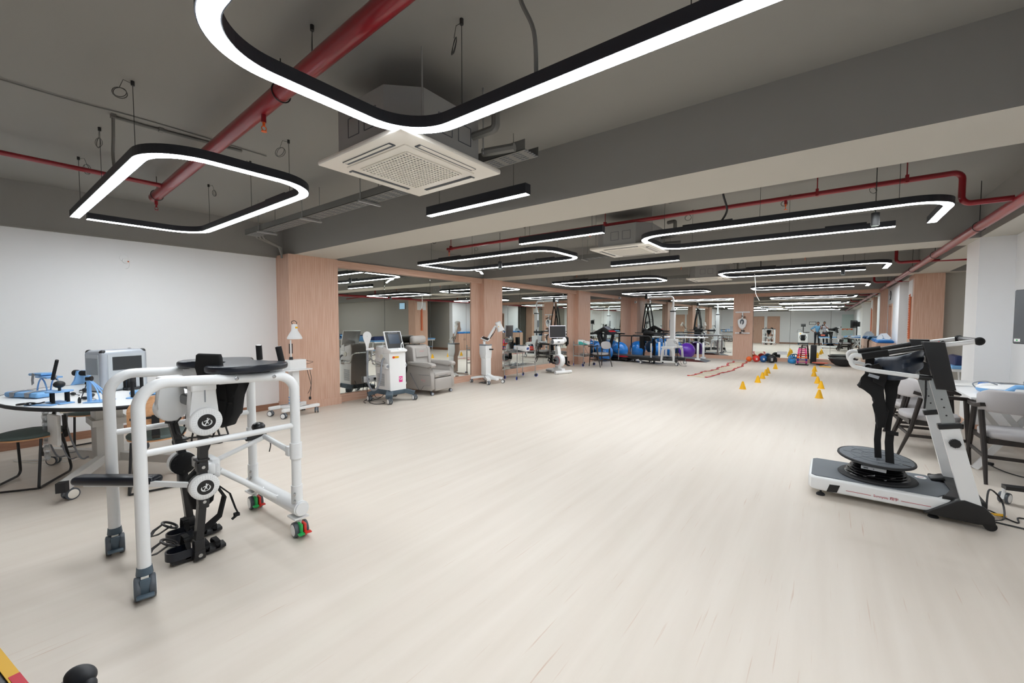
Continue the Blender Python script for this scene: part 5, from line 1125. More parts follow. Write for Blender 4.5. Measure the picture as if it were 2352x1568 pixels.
b = MB(); b.tube([(.86, y0, 1.365), (.875, y0+.03, 1.366), (.875, y1-.06, 1.366), (.86, y1-.03, 1.365)], .02, 12); b.build('front_bar', 'blackm', A, world=True)
for y in (y0, y1-.03): MB().ell((.868, y+.0, 1.365), (.03, .035, .03), n=12).build('corner_pad', 'fabricb', A, world=True)
b = MB(); b.box((.72, 5.02, 1.28), (.17, .05, .045), rot=(0, -.75, 0), bev=.01); b.build('emergency_clip', 'black', A, world=True); b = MB(); b.box((.735, 4.99, 1.315), (.05, .012, .03), rot=(0, -.75, 0)); b.build('red_button', 'redp', A, world=True)
b = MB(); b.box((.66, 4.76, 1.2), (.06, .62, .05), bev=.008); b.build('cross_beam', 'blackm', A, world=True)
# padded vest hanging between the rails
b = MB(); rings = []
for k in range(11):
    t_ = k/10; x = .62-.30*t_; zc = 1.215-.10*t_-.03*math.sin(PI*t_); h = .085+.015*math.sin(PI*t_)
    yy = 4.74-.17*math.sin(PI*min(1, t_*1.15)); rings.append([b.bm.verts.new((x+dx_, yy+dy_, zc+dz_)) for dx_, dy_, dz_ in ((0, -.006, -h), (0, .012, -h), (0, .012, -h*.4), (0, .014, h*.4), (0, .012, h), (0, -.006, h), (0, -.034, h*.62), (0, -.006, h*.26), (0, -.034, -.05*h), (0, -.006, -.4*h), (0, -.034, -.72*h))])
b.skin(rings); b.build('vest_belt', mat('quilted_dark_blue', '#2a3342', .35), A, world=True, ang=70)
b = MB(); rings = []
for k in range(9):
    t_ = k/8; x = .60-.34*t_; zc = 1.20-.06*t_; yy = 4.76+.13*math.sin(PI*t_)
    rings.append([b.bm.verts.new((x, yy+dy_, zc+dz_)) for dy_, dz_ in ((-.01, -.1), (.01, -.1), (.012, 0), (.01, .09), (-.01, .09), (-.012, 0))])
b.skin(rings); b.build('vest_back', 'fabricb', A, world=True, ang=70)
def flap(pts, th, name, mt='fabricb', dy=0, seed=1):
    r = random.Random(seed); b = MB(); b.prism(pts, 4.66+dy, 4.66+dy+th, 'XZ', bev=th*.35); b.build(name, mt, A, world=True, ang=60)
flap([(.27, 1.12), (.36, 1.13), (.39, 1.0), (.37, .86), (.42, .76), (.40, .62), (.35, .6), (.335, .66), (.33, .8), (.31, .84), (.31, .9), (.22, .94), (.205, .96), (.25, 1.02)], .05, 'vest_flap')
flap([(.38, 1.14), (.5, 1.14), (.49, 1.02), (.455, .9), (.455, .78), (.44, .58), (.40, .57), (.40, .75), (.40, .88), (.38, 1.0)], .045, 'vest_flap', dy=.06)
flap([(.29, 1.14), (.34, 1.16), (.40, 1.06), (.38, .96), (.31, 1.0)], .02, 'vest_strap', dy=-.03)
b = MB(); b.bar([(.36, 4.69, .64), (.355, 4.70, .5), (.365, 4.71, .345)], .045, .006, up=(0, 1, 0)); b.build('thigh_strap', 'fabricb', A, world=True)
b = MB(); b.bar([(.43, 4.66, .6), (.425, 4.65, .5), (.435, 4.63, .31)], .055, .006, up=(0, 1, 0)); b.box((.445, 4.65, .58), (.07, .02, .03)); b.build('thigh_strap', 'fabricb', A, world=True)
b = MB(); b.torus((.275, 4.66, 1.12), .03, .006, (0, 1, .3), 16, 5); b.box((.31, 4.62, 1.05), (.07, .006, .025), rot=(0, .3, 0)); b.build('buckle', 'alu', A, world=True)
b = MB(); b.bar([(.60, 4.45, 1.1), (.605, 4.45, .95), (.6, 4.45, .84)], .012, .004, up=(0, 1, 0)); b.build('hanging_strap', 'black', A, world=True)
cable('black power cord coiled on the floor at the right end of the gait platform', [(.96, 4.52, .12), (1.03, 4.8, .2), (1.12, 4.9, .1), (1.1, 4.75, .006), (1.02, 4.65, .006), (1.2, 4.6, .006), (1.35, 4.5, .006), (1.5, 4.45, .006)], .006, 'black')
cable('thin black cord looped on the floor beside the gait platform power cord', [(.97, 4.6, .1), (1.05, 4.85, .02), (1.16, 4.72, .006), (1.2, 4.85, .006), (1.32, 4.8, .006), (1.3, 4.65, .006), (1.24, 4.72, .006), (1.34, 4.78, .006), (1.5, 4.7, .006)], .005, 'black')
b = MB(); b.box((0, 0, .012), (.09, .03, .004), rot=(.2, .1, .6)); tag(b.build('cable_tag', 'yellow', loc=(1.08, 4.78, .01)), 'yellow tag on the black cord beside the gait platform', 'tag')
cable('black cable with plug lying on the floor by the grey armchair', [(1.38, 6.5, .012), (1.42, 6.35, .006), (1.5, 6.2, .006), (1.7, 6.05, .006)], .005, 'black')
b = MB(); b.box((0, 0, .016), (.07, .035, .03), bev=.008); b.cyl((-.05, .008, .016), (-.03, .008, .016), .004, n=6); tag(b.build('plug', 'black', loc=(1.385, 6.51, 0), rz=-.6), 'black plug on the floor beyond the near grey armchair', 'plug')

# ================================================================ white desk and things on it
A = thing('desk', 'white desk with slanted trestle legs along the right wall', 'desk', (1.53, 7.0, 0))
MB().b2((-.37, -.86, .725), (.37, .86, .75), bev=.003).build('desktop', 'white', A); MB().b2((-.3, -.8, .69), (.3, .8, .725)).build('apron', 'white', A, flat=True)
for y in (-.62, .62):
    for s_ in (-1, 1):
        b = MB(); b.bar([(s_*.3, y+.12*s_, 0), (-s_*.16, y-.06*s_, .69)], .05, .05, up=(1, 0, 0)); b.build('leg', 'white', A, flat=True)
A = thing('therapy_device', 'white and light blue rounded therapy device with grey panel on the desk', 'medical device', (1.50, 6.62, .752), .35)
b = MB(); n = 30; oval = lambda rx, ry: [(rx*math.cos(2*PI*k/n), ry*math.sin(2*PI*k/n)) for k in range(n)]
b.lathe([(.17, 0), (.22, .02), (.235, .05), (.23, .06)], (0, 0, 0), (0, 0, 1), 32); 
for v in b.bm.verts: v.co.y *= .75
b.build('lower_shell', 'lbluev', A, ang=60)
b = MB(); b.lathe([(.235, .058), (.232, .065), (.2, .09), (.12, .105), (0, .108)], (0, 0, 0), (0, 0, 1), 32)
for v in b.bm.verts: v.co.y *= .75
b.build('upper_shell', 'white', A, ang=60)
b = MB(); b.box((.02, .02, .104), (.2, .16, .008), bev=.003); b.m(1); b.box((.04, .03, .109), (.1, .07, .002)); b.build('control_panel', ['mgrey', 'screenb'], A)
b = MB(); b.tube([(-.22, .05, .05), (-.26, .02, .1), (-.2, -.05, .13), (-.12, -.08, .1)], .006, 6); b.build('lead', 'grey', A)
A = thing('hand_unit', 'light blue curved hand unit with white holder in front of the rounded therapy device', 'medical device', (1.55, 6.33, .752), .1)
b = MB(); b.tube([(-.12, 0, .0), (-.13, -.01, .05), (-.05, 0, .1), (.08, .02, .1), (.22, .05, .085)], [.01, .018, .028, .03, .03], 10); b.build('hand_piece', 'lbluev', A); MB().box((-.03, .0, .045), (.07, .07, .085), bev=.01).build('holder', 'white', A)
A = thing('blue_case', 'dark blue zipped case lying on the desk behind the rounded device', 'case', (1.58, 7.1, .752), .1)
MB().box((0, 0, .03), (.34, .2, .055), bev=.02).build('case', 'blue', A); MB().box((-.02, 0, .058), (.08, .1, .008), bev=.002).build('handle', 'navyv', A)
tag(MB().box((0, 0, .003), (.36, .28, .004)).build('paper_sheet', 'paper', loc=(1.33, 7.3, .752), rz=.3), 'white paper sheet lying on the desk near its left edge', 'paper')
A = thing('organiser_box', 'clear organiser box with blue items at the right end of the desk', 'box', (1.8, 6.85, .752), 0)
MB().b2((-.08, -.2, 0), (.08, .2, .1)).build('box', 'clear', A, flat=True)
for k in range(3): MB().b2((-.05, -.15+.1*k, .005), (.05, -.08+.1*k, .13)).build('blue_item', 'blue', A, flat=True)
armchair('grey fabric armchair with dark wood arms and legs, nearest, pulled up to the white desk', (1.45, 6.0, 0), PI/2, 'grey armchairs around the desk')
for k, (x, y, a, lb) in enumerate(((.93, 6.65, .1, 'nearest'), (.95, 7.42, .05, 'middle'), (.97, 8.16, -.05, 'farthest'))):
    armchair('%s of the three grey armchairs in a row left of the white desk' % lb, (x, y, 0), a, 'grey armchairs around the desk')
# television on a wheeled stand
A = thing('television', 'dark grey television on a black wheeled stand at the right edge', 'television', (1.62, 5.25, 0))
S_ = MB().box((0, 0, 0), (.78, .04, .47), bev=.006).build('screen', 'black', A, loc=(-.15, -.005, 1.55), rz=-1.15); MB().b2((-.388, -.0225, -.228), (.388, -.019, .228)).build('display_panel', mat('tv_panel', '#55585c', .4), S_, flat=True)
b = MB(); b.b2((-.375, -.0245, -.215), (-.32, -.0225, -.19)); b.m(1); b.b2((-.355, -.0255, -.208), (-.34, -.0245, -.197)); b.build('energy_label', ['white', 'green'], S_, flat=True)
MB().cyl((0, .02, .1), (0, .02, 1.75), .03, n=14).build('pole', 'black', A); MB().b2((-.15, -.05, 1.4), (.15, .0, 1.7)).build('bracket', 'black', A, flat=True)
b = MB(); b.b2((-.2, -.12, .85), (.2, .18, .87)); b.build('tray', 'black', A, flat=True)
for s_, yy in ((-1.12, .0), (1, .0), (1, .3)):
    b = MB(); b.bar([(0, .02, .14), (s_*.4*(.95 if s_ < 0 else .6), -.05 if yy == 0 else yy, .135)], .07, .03); b.build('base_leg', 'blackm', A)
    caster(A, s_*.38*(1 if s_ < 0 else .6), (-.06 if yy == 0 else yy), .045, 1.0, .12, 'white', 'white', .02)

# ================================================================ alcove: treatment beds, wall finger ladder, cabinets
def bed(label, loc, rz, wedge=True, group='treatment beds'):
    t = thing('treatment_bed', label, 'bed', loc, rz, group)
    MB().b2((-.95, -.33, .6), (.45, .33, .67), bev=.02).build('mattress', 'bedblue', t)
    b = MB(); b.box((.68, 0, .74), (.52, .66, .07), rot=(0, -.3, 0), bev=.02); b.build('head_section', 'bedblue', t)
    b = MB(); b.b2((-.93, -.31, .55), (.9, .31, .6)); b.build('frame', 'whitemetal', t, flat=True)
    for x in (-.75, .75):
        for y in (-.27, .27): MB().tube(fillet([(x, y, .56), (x+.03, y, .2), (x+.08, y, 0)], .05), .018, 8).build('leg', 'whitemetal', t)
    b = MB()
    for y in (-.27, .27): b.bar([(-.72, y, .2), (.78, y, .2)], .03, .03)
    b.bar([(-.72, -.27, .2), (-.72, .27, .2)], .03, .03); b.bar([(.78, -.27, .2), (.78, .27, .2)], .03, .03); b.build('lower_frame', 'bedblue', t, flat=True)
    if wedge:
        b = MB(); b.prism([(-.3, 0), (.3, 0), (.3, .17), (.24, .19), (-.3, .05)], -.3, .3, 'XZ', bev=.02)
        o = b.build('wedge_pillow', 'navyv', loc=tuple(Matrix.Rotation(rz, 3, 'Z') @ Vector((-.6, 0, 0)) + Vector((loc[0], loc[1], .672))), rz=rz+PI)
        tag(o, 'navy wedge pillow on the %s' % label.split(' with ')[0], 'pillow', 'navy wedge pillows')
    return t
bed('blue topped treatment bed nearest the alcove opening with a navy wedge pillow', (2.86, 11.9, 0), 0)
bed('second blue topped treatment bed deeper in the alcove with a navy wedge pillow', (5.5, 12.9, 0), 0)
bed('farthest blue topped treatment bed in the alcove with a navy wedge pillow', (7.8, 12.9, 0), 0)
bed('blue topped treatment bed in the recess beyond the wood column', (3.2, 15.4, 0), .2, False)
A = thing('finger_ladder', 'orange toothed finger ladder board on the side of the right wood column', 'finger ladder', (1.575, 14.1, 1.65))
MB().b2((-.02, -.055, -.55), (.0, .055, .55)).build('board', mat('orange_wood', '#d9794f', .5), A, flat=True)
b = MB()
for k in range(24): b.prism([(-.02, -.52+.044*k), (-.045, -.51+.044*k), (-.02, -.485+.044*k)], -.05, .0, 'XZ')
b.build('rungs', mat('orange_wood_teeth', '#d0704a', .5), A, flat=True)
tag(MB().b2((-.012, -.28, -.2), (0, .28, .2)).build('wall_panel', 'wall', loc=(1.578, 14.1, 2.33)), 'pale flat panel high on the side of the right wood column above the finger ladder', 'panel')
A = thing('wall_clock', 'small round wall clock high on the white wall at the far right', 'clock', (1.568, 18.3, 2.38), 0)
b = MB(); b.cyl((-.02, 0, 0), (0, 0, 0), .15, n=28); b.build('case', 'black', A); MB().cyl((-.023, 0, 0), (-.02, 0, 0), .135, n=28).build('face', 'white', A)
b = MB(); b.bar([(-.026, 0, 0), (-.026, .05, .05)], .012, .004, up=(1, 0, 0)); b.bar([(-.026, 0, 0), (-.026, -.02, .1)], .01, .004, up=(1, 0, 0)); b.build('hands', 'black', A)
def cabinet(label, x, y, w, d, h, doors):
    t = thing('cabinet', label, 'cabinet', (x, y, 0), 0, 'wood cabinets along the right wall')
    MB().b2((-w/2, -d/2, 0), (w/2, d/2, h)).build('body', 'wood', t, flat=True)
    for k in range(doors):
        a_ = -d/2+d*k/doors; o = MB().b2((-w/2-.016, a_+.006, .08), (-w/2, a_+d/doors-.006, h-.03)).build('door', 'wood', t, flat=True)
        b = MB(); b.box((-w/2-.022, a_+(d/doors-.05 if k % 2 == 0 else .05), h*.65), (.012, .012, .1)); b.build('handle', 'steel', o, flat=True)
cabinet('wood cabinet with blue trays on top, nearer one beside the far right wall', 1.33, 16.85, .42, 1.3, .9, 3)
cabinet('wood cabinet with blue trays on top, farther one beside the far right wall', 1.33, 18.2, .42, 1.3, .9, 3)
cabinet('wood cabinet standing alone deep in the side alcove', 8.6, 10.2, .5, 1.1, 1.0, 2)
for k, (y, dx, c_, lb) in enumerate(((16.45, -.02, 'blue', 'front end of the nearer wood cabinet'), (16.95, .03, 'blue2', 'middle of the nearer wood cabinet'), (17.3, -.03, 'blue', 'back end of the nearer wood cabinet'), (17.95, .02, 'blue', 'front end of the farther wood cabinet'), (18.4, 0, 'blue2', 'back end of the farther wood cabinet'))):
    b = MB(); b.box((0, 0, .035), (.36, .42, .07), bev=.02); b.m(1); b.box((0, 0, .085), (.3, .34, .03), bev=.01)
    tag(b.build('tray', [c_, 'lbluev'], loc=(1.33+dx, y, .902), rz=.1*(-1)**k), 'blue plastic tray with lid on the %s' % lb, 'tray', 'blue trays on the cabinets')
A = thing('model_set', 'white plastic rehabilitation model on the blue tray of the nearer wood cabinet', 'model', (1.3, 16.62, 1.005), .3)
b = MB(); b.bar([(-.12, 0, .0), (-.03, 0, .12), (.03, 0, .12), (.14, 0, .0)], .12, .012, up=(0, 1, 0)); b.box((.0, 0, .006), (.28, .14, .012)); b.build('model_frame', 'white', A)

# ================================================================ floor items by the far mirrors
for k, (x, y, r, c_, lb, txt) in enumerate(((-2.43, 18.35, .1, 'orange', 'small orange medicine ball, leftmost of the four', None), (-2.18, 18.32, .128, 'redv', 'red medicine ball, second from the left', '1'), (-1.95, 18.36, .13, 'ball_blue', 'blue medicine ball, third from the left', '3'), (-1.68, 18.25, .155, 'ball_black', 'black medicine ball, largest and rightmost of the four', '5'))):
    if c_ == 'ball_blue': M[c_] = mat('dark_blue_ball', '#1c5f9e', .5)
    if c_ == 'ball_black': M[c_] = mat('black_ball', '#17191d', .5)
    b = MB(); b.ell((0, 0, r), r, n=24); o = tag(b.build('medicine_ball', c_, loc=(x, y, 0), ang=80), lb, 'medicine ball', 'medicine balls in a row')
    if txt:
        d_ = Vector((0-x, 0-y, 0)).normalized(); b = MB(); sd = Vector((0, 0, 1)).cross(d_)
        for q in range(3 if r < .15 else 4):
            for ww in (-1, 1):
                c0 = Vector((0, 0, r)) + (d_*1.0 + Vector((0, 0, .15-.2*q)) + sd*(.12*ww+.1)).normalized()*(r+.001); b.box(c0, (.026, .026, .016), rot=(0, 0, math.atan2(d_.y, d_.x)))
        b.build('white_print', 'white', o, flat=True)
A = thing('foam_roller', 'black foam roller lying behind the black medicine ball', 'foam roller', (-1.72, 18.78, .075), 0)
b = MB(); b.cyl((-.17, 0, 0), (.17, 0, 0), .075, n=24); b.build('roller', 'rubber', A)
b = MB(); b.b2((-.16, -.012, -.06), (.16, 0, .06)); tag(b.build('socket_plate', 'white', loc=(-1.42, 19.13, .33), flat=True), 'white socket plate on the far mirror above the foam roller', 'outlet')
A = thing('kettlebell', 'light blue kettlebell, front one beside the dumbbell tower', 'kettlebell', (-1.03, 18.4, 0), .0, 'blue kettlebells')
b = MB(); b.lathe([(.06, 0), (.095, .02), (.11, .08), (.095, .13), (.06, .155)], (0, 0, 0), (0, 0, 1), 20); b.build('bell', 'blue2', A, ang=60); b = MB(); b.tube(fillet([(-.06, 0, .13), (-.085, 0, .26), (.085, 0, .26), (.06, 0, .13)], .05), .018, 10); b.build('handle', 'blue2', A)
dup(A, (-1.1, 18.7, 0), .4, 'light blue kettlebell, rear one close to the far mirror')
A = thing('dumbbell_rack', 'black tower rack base holding coloured dumbbells beside the kettlebells', 'rack', (-.73, 17.95, 0), 0)
b = MB(); b.b2((-.19, -.16, 0), (.19, -.1, .03)); b.b2((-.19, .1, 0), (.19, .16, .03)); b.b2((-.16, -.16, 0), (-.12, .16, .03)); b.b2((.12, -.16, 0), (.16, .16, .03)); b.build('foot_frame', 'black', A, flat=True)
for s_ in (-1, 1):
    b = MB(); b.bar([(s_*.12, 0, .02), (s_*.085, 0, .62)], .03, .05, up=(0, 1, 0)); b.build('upright', 'black', A, flat=True)
MB().b2((-.1, -.06, .6), (.1, .06, .63)).build('top_plate', 'black', A, flat=True)
for k, (z, c_, w_, r0) in enumerate(((.1, 'magenta', .2, .05), (.19, 'navy', .2, .042), (.27, 'orange', .19, .04), (.35, 'redv', .17, .036), (.43, 'pink', .165, .034), (.50, 'pink', .15, .03), (.565, 'pink', .13, .026))):
    t = thing('dumbbell', '%s dumbbell on the black tower rack, %s from the bottom' % ({'magenta': 'magenta', 'navy': 'navy blue', 'orange': 'orange', 'redv': 'red', 'pink': 'pink'}[c_], ('lowest', 'second', 'third', 'fourth', 'fifth', 'sixth', 'topmost')[k]), 'dumbbell', (-.73, 17.9, z), 0, 'coloured dumbbells on the tower rack')
    MB().cyl((-w_*.5, 0, 0), (w_*.5, 0, 0), .014, n=10).build('grip', c_, t)
    for s_ in (-1, 1): MB().cyl((s_*(w_*.5), 0, 0), (s_*(w_*.5+.055), 0, 0), r0, n=6).build('head', c_, t)
tag(MB().b2((-.09, -.09, 0), (.09, .09, .66), bev=.008).build('foam_block', 'rubber', loc=(-.43, 18.85, 0)), 'tall black foam block standing upright against the far mirror', 'foam block')
A = thing('balance_disc', 'orange round wobble board tilting on its black dome on the floor', 'wobble board', (-.22, 18.25, 0), 0)
b = MB(); b.lathe([(.235, .075), (.24, .09), (.22, .1), (0, .1)], (0, 0, 0), (0, 0, 1), 36); b.build('disc', 'coral', A); b = MB(); b.lathe([(.02, 0), (.1, .02), (.17, .075)], (0, 0, 0), (0, 0, 1), 28); b.build('dome', 'dgrey', A)
b = MB(); b.cyl((-.16, .05, .015), (.15, -.05, .015), .014, n=10); tag(b.build('exercise_stick', 'yellow', loc=(-.06, 17.57, 0)), 'short yellow stick lying on the floor before the wobble board', 'stick')
A = thing('balance_dome', 'large black balance dome lying upside down near the far mirror', 'balance trainer', (.41, 18.3, 0), 0)
b = MB(); b.lathe([(.08, 0), (.2, .03), (.32, .12), (.385, .22), (.40, .25)], (0, 0, 0), (0, 0, 1), 40); b.build('dome', 'rubber', A, ang=60)
b = MB(); b.lathe([(.40, .245), (.41, .255), (.405, .275), (.3, .285), (.0, .285)], (0, 0, 0), (0, 0, 1), 40); b.torus((0, 0, .29), .33, .012, (0, 0, 1), 30, 6); b.build('platform', 'black', A)
# cones
first = None
for k, (x, y) in enumerate(((-1.52, 10.65), (-1.39, 12.05), (-1.39, 12.97), (-1.40, 13.78), (-1.41, 14.42), (-1.35, 15.92), (-.12, 10.28), (-.11, 11.8), (-.19, 12.77), (-.30, 14.37), (-.32, 15.8))):
    side, i_ = ('left', k) if k < 6 else ('right', k-6)
    lb = 'yellow cone in the %s row, %s from the front' % (side, ('nearest', 'second', 'third', 'fourth', 'fifth', 'sixth')[i_])
    if first is None:
        first = thing('training_cone', lb, 'cone', (x, y, 0), 0, 'yellow training cones in two rows')
        b = MB(); b.lathe([(.075, 0), (.075, .006), (.066, .01), (.018, .172), (.012, .172), (.012, .165)], (0, 0, 0), (0, 0, 1), 24); b.build('cone_body', 'yellow', first)
    else: dup(first, (x, y, 0), k*.7, lb)
# agility ladder
A = thing('agility_ladder', 'agility ladder with red side ropes and yellow rungs lying on the floor', 'agility ladder', (-2.8, 15.1, 0), 0)
L0, L1 = [], []
for k in range(25):
    t_ = k/24; wv = .05*math.sin(k*.9)+.03*math.sin(k*2.1)
    L0.append(Vector((-3.12+.2*t_+wv+.18*math.sin(t_*3.1), 12.35+5.6*t_, .01))); L1.append(Vector((-2.64+.15*t_+.6*wv+.2*math.sin(t_*3.1), 12.25+5.8*t_, .01)))
for L_ in (L0, L1):
    b = MB(); b.bar([q+Vector((0, 0, .006*abs(math.sin(i*1.7)))) for i, q in enumerate(L_)], .035, .008); 
    for q in L_[::2]: b.box(q+Vector((0, 0, .006)), (.06, .05, .018), rot=(0, 0, .5))
    b.build('side_rope', 'redp', A, world=True)
for k in range(1, 24, 2):
    b = MB(); b.bar([L0[k-1 if k > 1 else 0]+Vector((0, 0, .002)), L1[k-1 if k > 1 else 0]+Vector((0, 0, .002))], .025, .004); b.build('rung', mat('pale_yellow', '#e6cf6e', .5) if k == 1 else bpy.data.materials['pale_yellow'], A, world=True, flat=True)

# ================================================================ things behind the camera, seen in the mirrors
A = thing('stimulator_cart', 'white wheeled therapy machine with black monitor, at the lower left corner beside the camera', 'therapy machine', (-1.18, -.22, 0), 0)
MB().b2((-.33, -.24, .1), (.33, .2, .18), bev=.02).build('base', 'black', A)
MB().b2((-.3, -.2, .18), (.3, .17, .98), bev=.03).build('body', 'white', A)
for x in (-.28, .28):
    for y in (-.2, .16): caster(A, x, y, .045, 1.2, .11, 'blue2', 'white', .02)
MB().bar([(0, .0, .98), (0, .0, 1.4)], .06, .05, up=(0, 1, 0)).build('stand', 'black', A); MB().box((0, .04, 1.5), (.3, .06, .2), rot=(.2, 0, 0), bev=.015).build('monitor', 'black', A)
for k in range(5): MB().tube([(-.1+.05*k, .0, 1.58), (-.14+.07*k, .0, 1.64+.02*(k % 2))], .006, 6).build('antenna_knob', 'black', A)
for s_ in (-1, 1): MB().tube(fillet([(s_*.1, .1, .95), (s_*.12, .2, 1.15), (s_*.34, .26, 1.15), (s_*.36, .2, .95)], .06), .013, 8).build('push_handle', 'steel', A) if s_ < 0 else None
b = MB(); b.tube([(.14, .18, .92), (.26, .25, .93), (.33, .3, .985)], .009, 8); b.build('lever', 'steel', A)
b = MB(); b.ell((.345, .306, .998), (.021, .014, .014), (0, 0, .6), 24); b.ell((.362, .312, .99), (.011, .009, .01), n=14); b.tube([(.345, .306, .99), (.34, .3, .96), (.33, .3, .93)], .012, 8); b.build('lever_knob', 'rubber', A)
b = MB(); b.b2((-.25, -.26, -.05), (.12, -.0005, -.002), bev=.003); o = b.build('side_tray', 'black', A, loc=(.235, .25, 1.0), rz=.153)
b = MB(); b.b2((-.25, -.014, -.0018), (.12, -.001, 0)); b.m(1); b.b2((.035, -.012, 0), (.12, -.001, .0006)); b.m(0); b.b2((.07, -.009, .0007), (.09, -.003, .001)); b.build('warning_stripe', [mat('amber_stripe', '#c79a2e', .5), 'text_red'], o, flat=True)
b = MB(); b.box((0, .19, .55), (.26, .06, .4), bev=.03); b.tube([(-.15, .2, .75), (-.2, .24, .6), (-.12, .24, .4), (.12, .24, .38), (.2, .24, .6), (.14, .2, .78), (-.15, .2, .75)], .015, 8); b.build('equipment_bag', 'fabricb', A)
b = MB(); b.b2((-.2, .171, .83), (-.12, .175, .9)); b.build('yellow_label', 'yellow', A, flat=True)
A = thing('sign_frame', 'small white sign with black frame on the wall behind the camera, seen in the mirror', 'sign', (-.63, YR+.012, 1.68))
MB().b2((-.23, -.01, -.12), (.23, .012, .12)).build('frame', 'black', A, flat=True); MB().b2((-.2, .011, -.09), (.2, .014, .09)).build('sheet', 'white', A, flat=True)
A = bed('blue topped examination bed in front of the photographer, seen in the far mirror', (.72, .42, 0), 0, False)
A = thing('bag', 'black bag with red panel lying on the bed in front of the photographer', 'bag', (.0, .42, .672), 0)
MB().box((0, 0, .1), (.42, .24, .2), bev=.07, seg=3).build('bag_body', 'fabricb', A); MB().box((.02, .11, .11), (.26, .03, .1), bev=.01).build('red_panel', 'coral', A)
# ---- people
def skin_mesh(pts, edges, radii, root, sub=2):
    me = bpy.data.meshes.new('t'); me.from_pydata(pts, edges, []); o = bpy.data.objects.new('t', me); C.objects.link(o)
    o.modifiers.new('s', 'SKIN'); sv = me.skin_vertices[0].data
    for i, r in enumerate(radii): sv[i].radius = (r, r) if not hasattr(r, '__len__') else r
    for i in range(len(radii)): sv[i].use_root = (i == root)
    m_ = o.modifiers.new('u', 'SUBSURF'); m_.levels = sub; m_.render_levels = sub
    bpy.context.view_layer.update(); q = bpy.data.meshes.new_from_object(o.evaluated_get(bpy.context.evaluated_depsgraph_get())); bpy.data.objects.remove(o)
    return q
def skin_obj(name, pts, edges, radii, root, m_, parent=None, sub=2, extra=None):
    q = skin_mesh(pts, edges, radii, root, sub)
    if extra:
        bm = bmesh.new(); bm.from_mesh(q)
        for e_ in extra: bm.from_mesh(e_)
        bm.to_mesh(q); bm.free()
    q.materials.clear(); q.materials.append(M[m_] if isinstance(m_, str) else m_); q.polygons.foreach_set('use_smooth', [True]*len(q.polygons))
    o = bpy.data.objects.new(name, q); C.objects.link(o)
    if parent: o.parent = parent
    return o
def hand_meshes(w_, dirv, side, palm_n, curl):
    """five-finger hand growing from wrist w_ along dirv"""
    d = Vector(dirv).normalized(); n_ = Vector(palm_n).normalized(); s_ = d.cross(n_)*side; out = []
    c = Vector(w_)
    out.append(skin_mesh([tuple(c), tuple(c+d*.045), tuple(c+d*.085)], [(0, 1), (1, 2)], [(.026, .016), (.036, .015), (.038, .014)], 0, 1))
    for k, L in enumerate((.068, .078, .072, .056)):
        p0 = c+d*.085+s_*(-.03+.02*k); a = curl; p = [p0]
        for j, seg in enumerate((.45, .32, .23)):
            a2 = a*(j+.4); p.append(p[-1]+(d*math.cos(a2)+n_*math.sin(a2))*L*seg)
        out.append(skin_mesh([tuple(v) for v in p], [(0, 1), (1, 2), (2, 3)], [.0095, .009, .008, .007], 0, 1))
    p0 = c+d*.03-s_*.03; p = [p0, p0-s_*.02+d*.025+n_*.01, p0-s_*.025+d*.055+n_*.025]
    out.append(skin_mesh([tuple(v) for v in p], [(0, 1), (1, 2)], [.012, .011, .009], 0, 1))
    return out
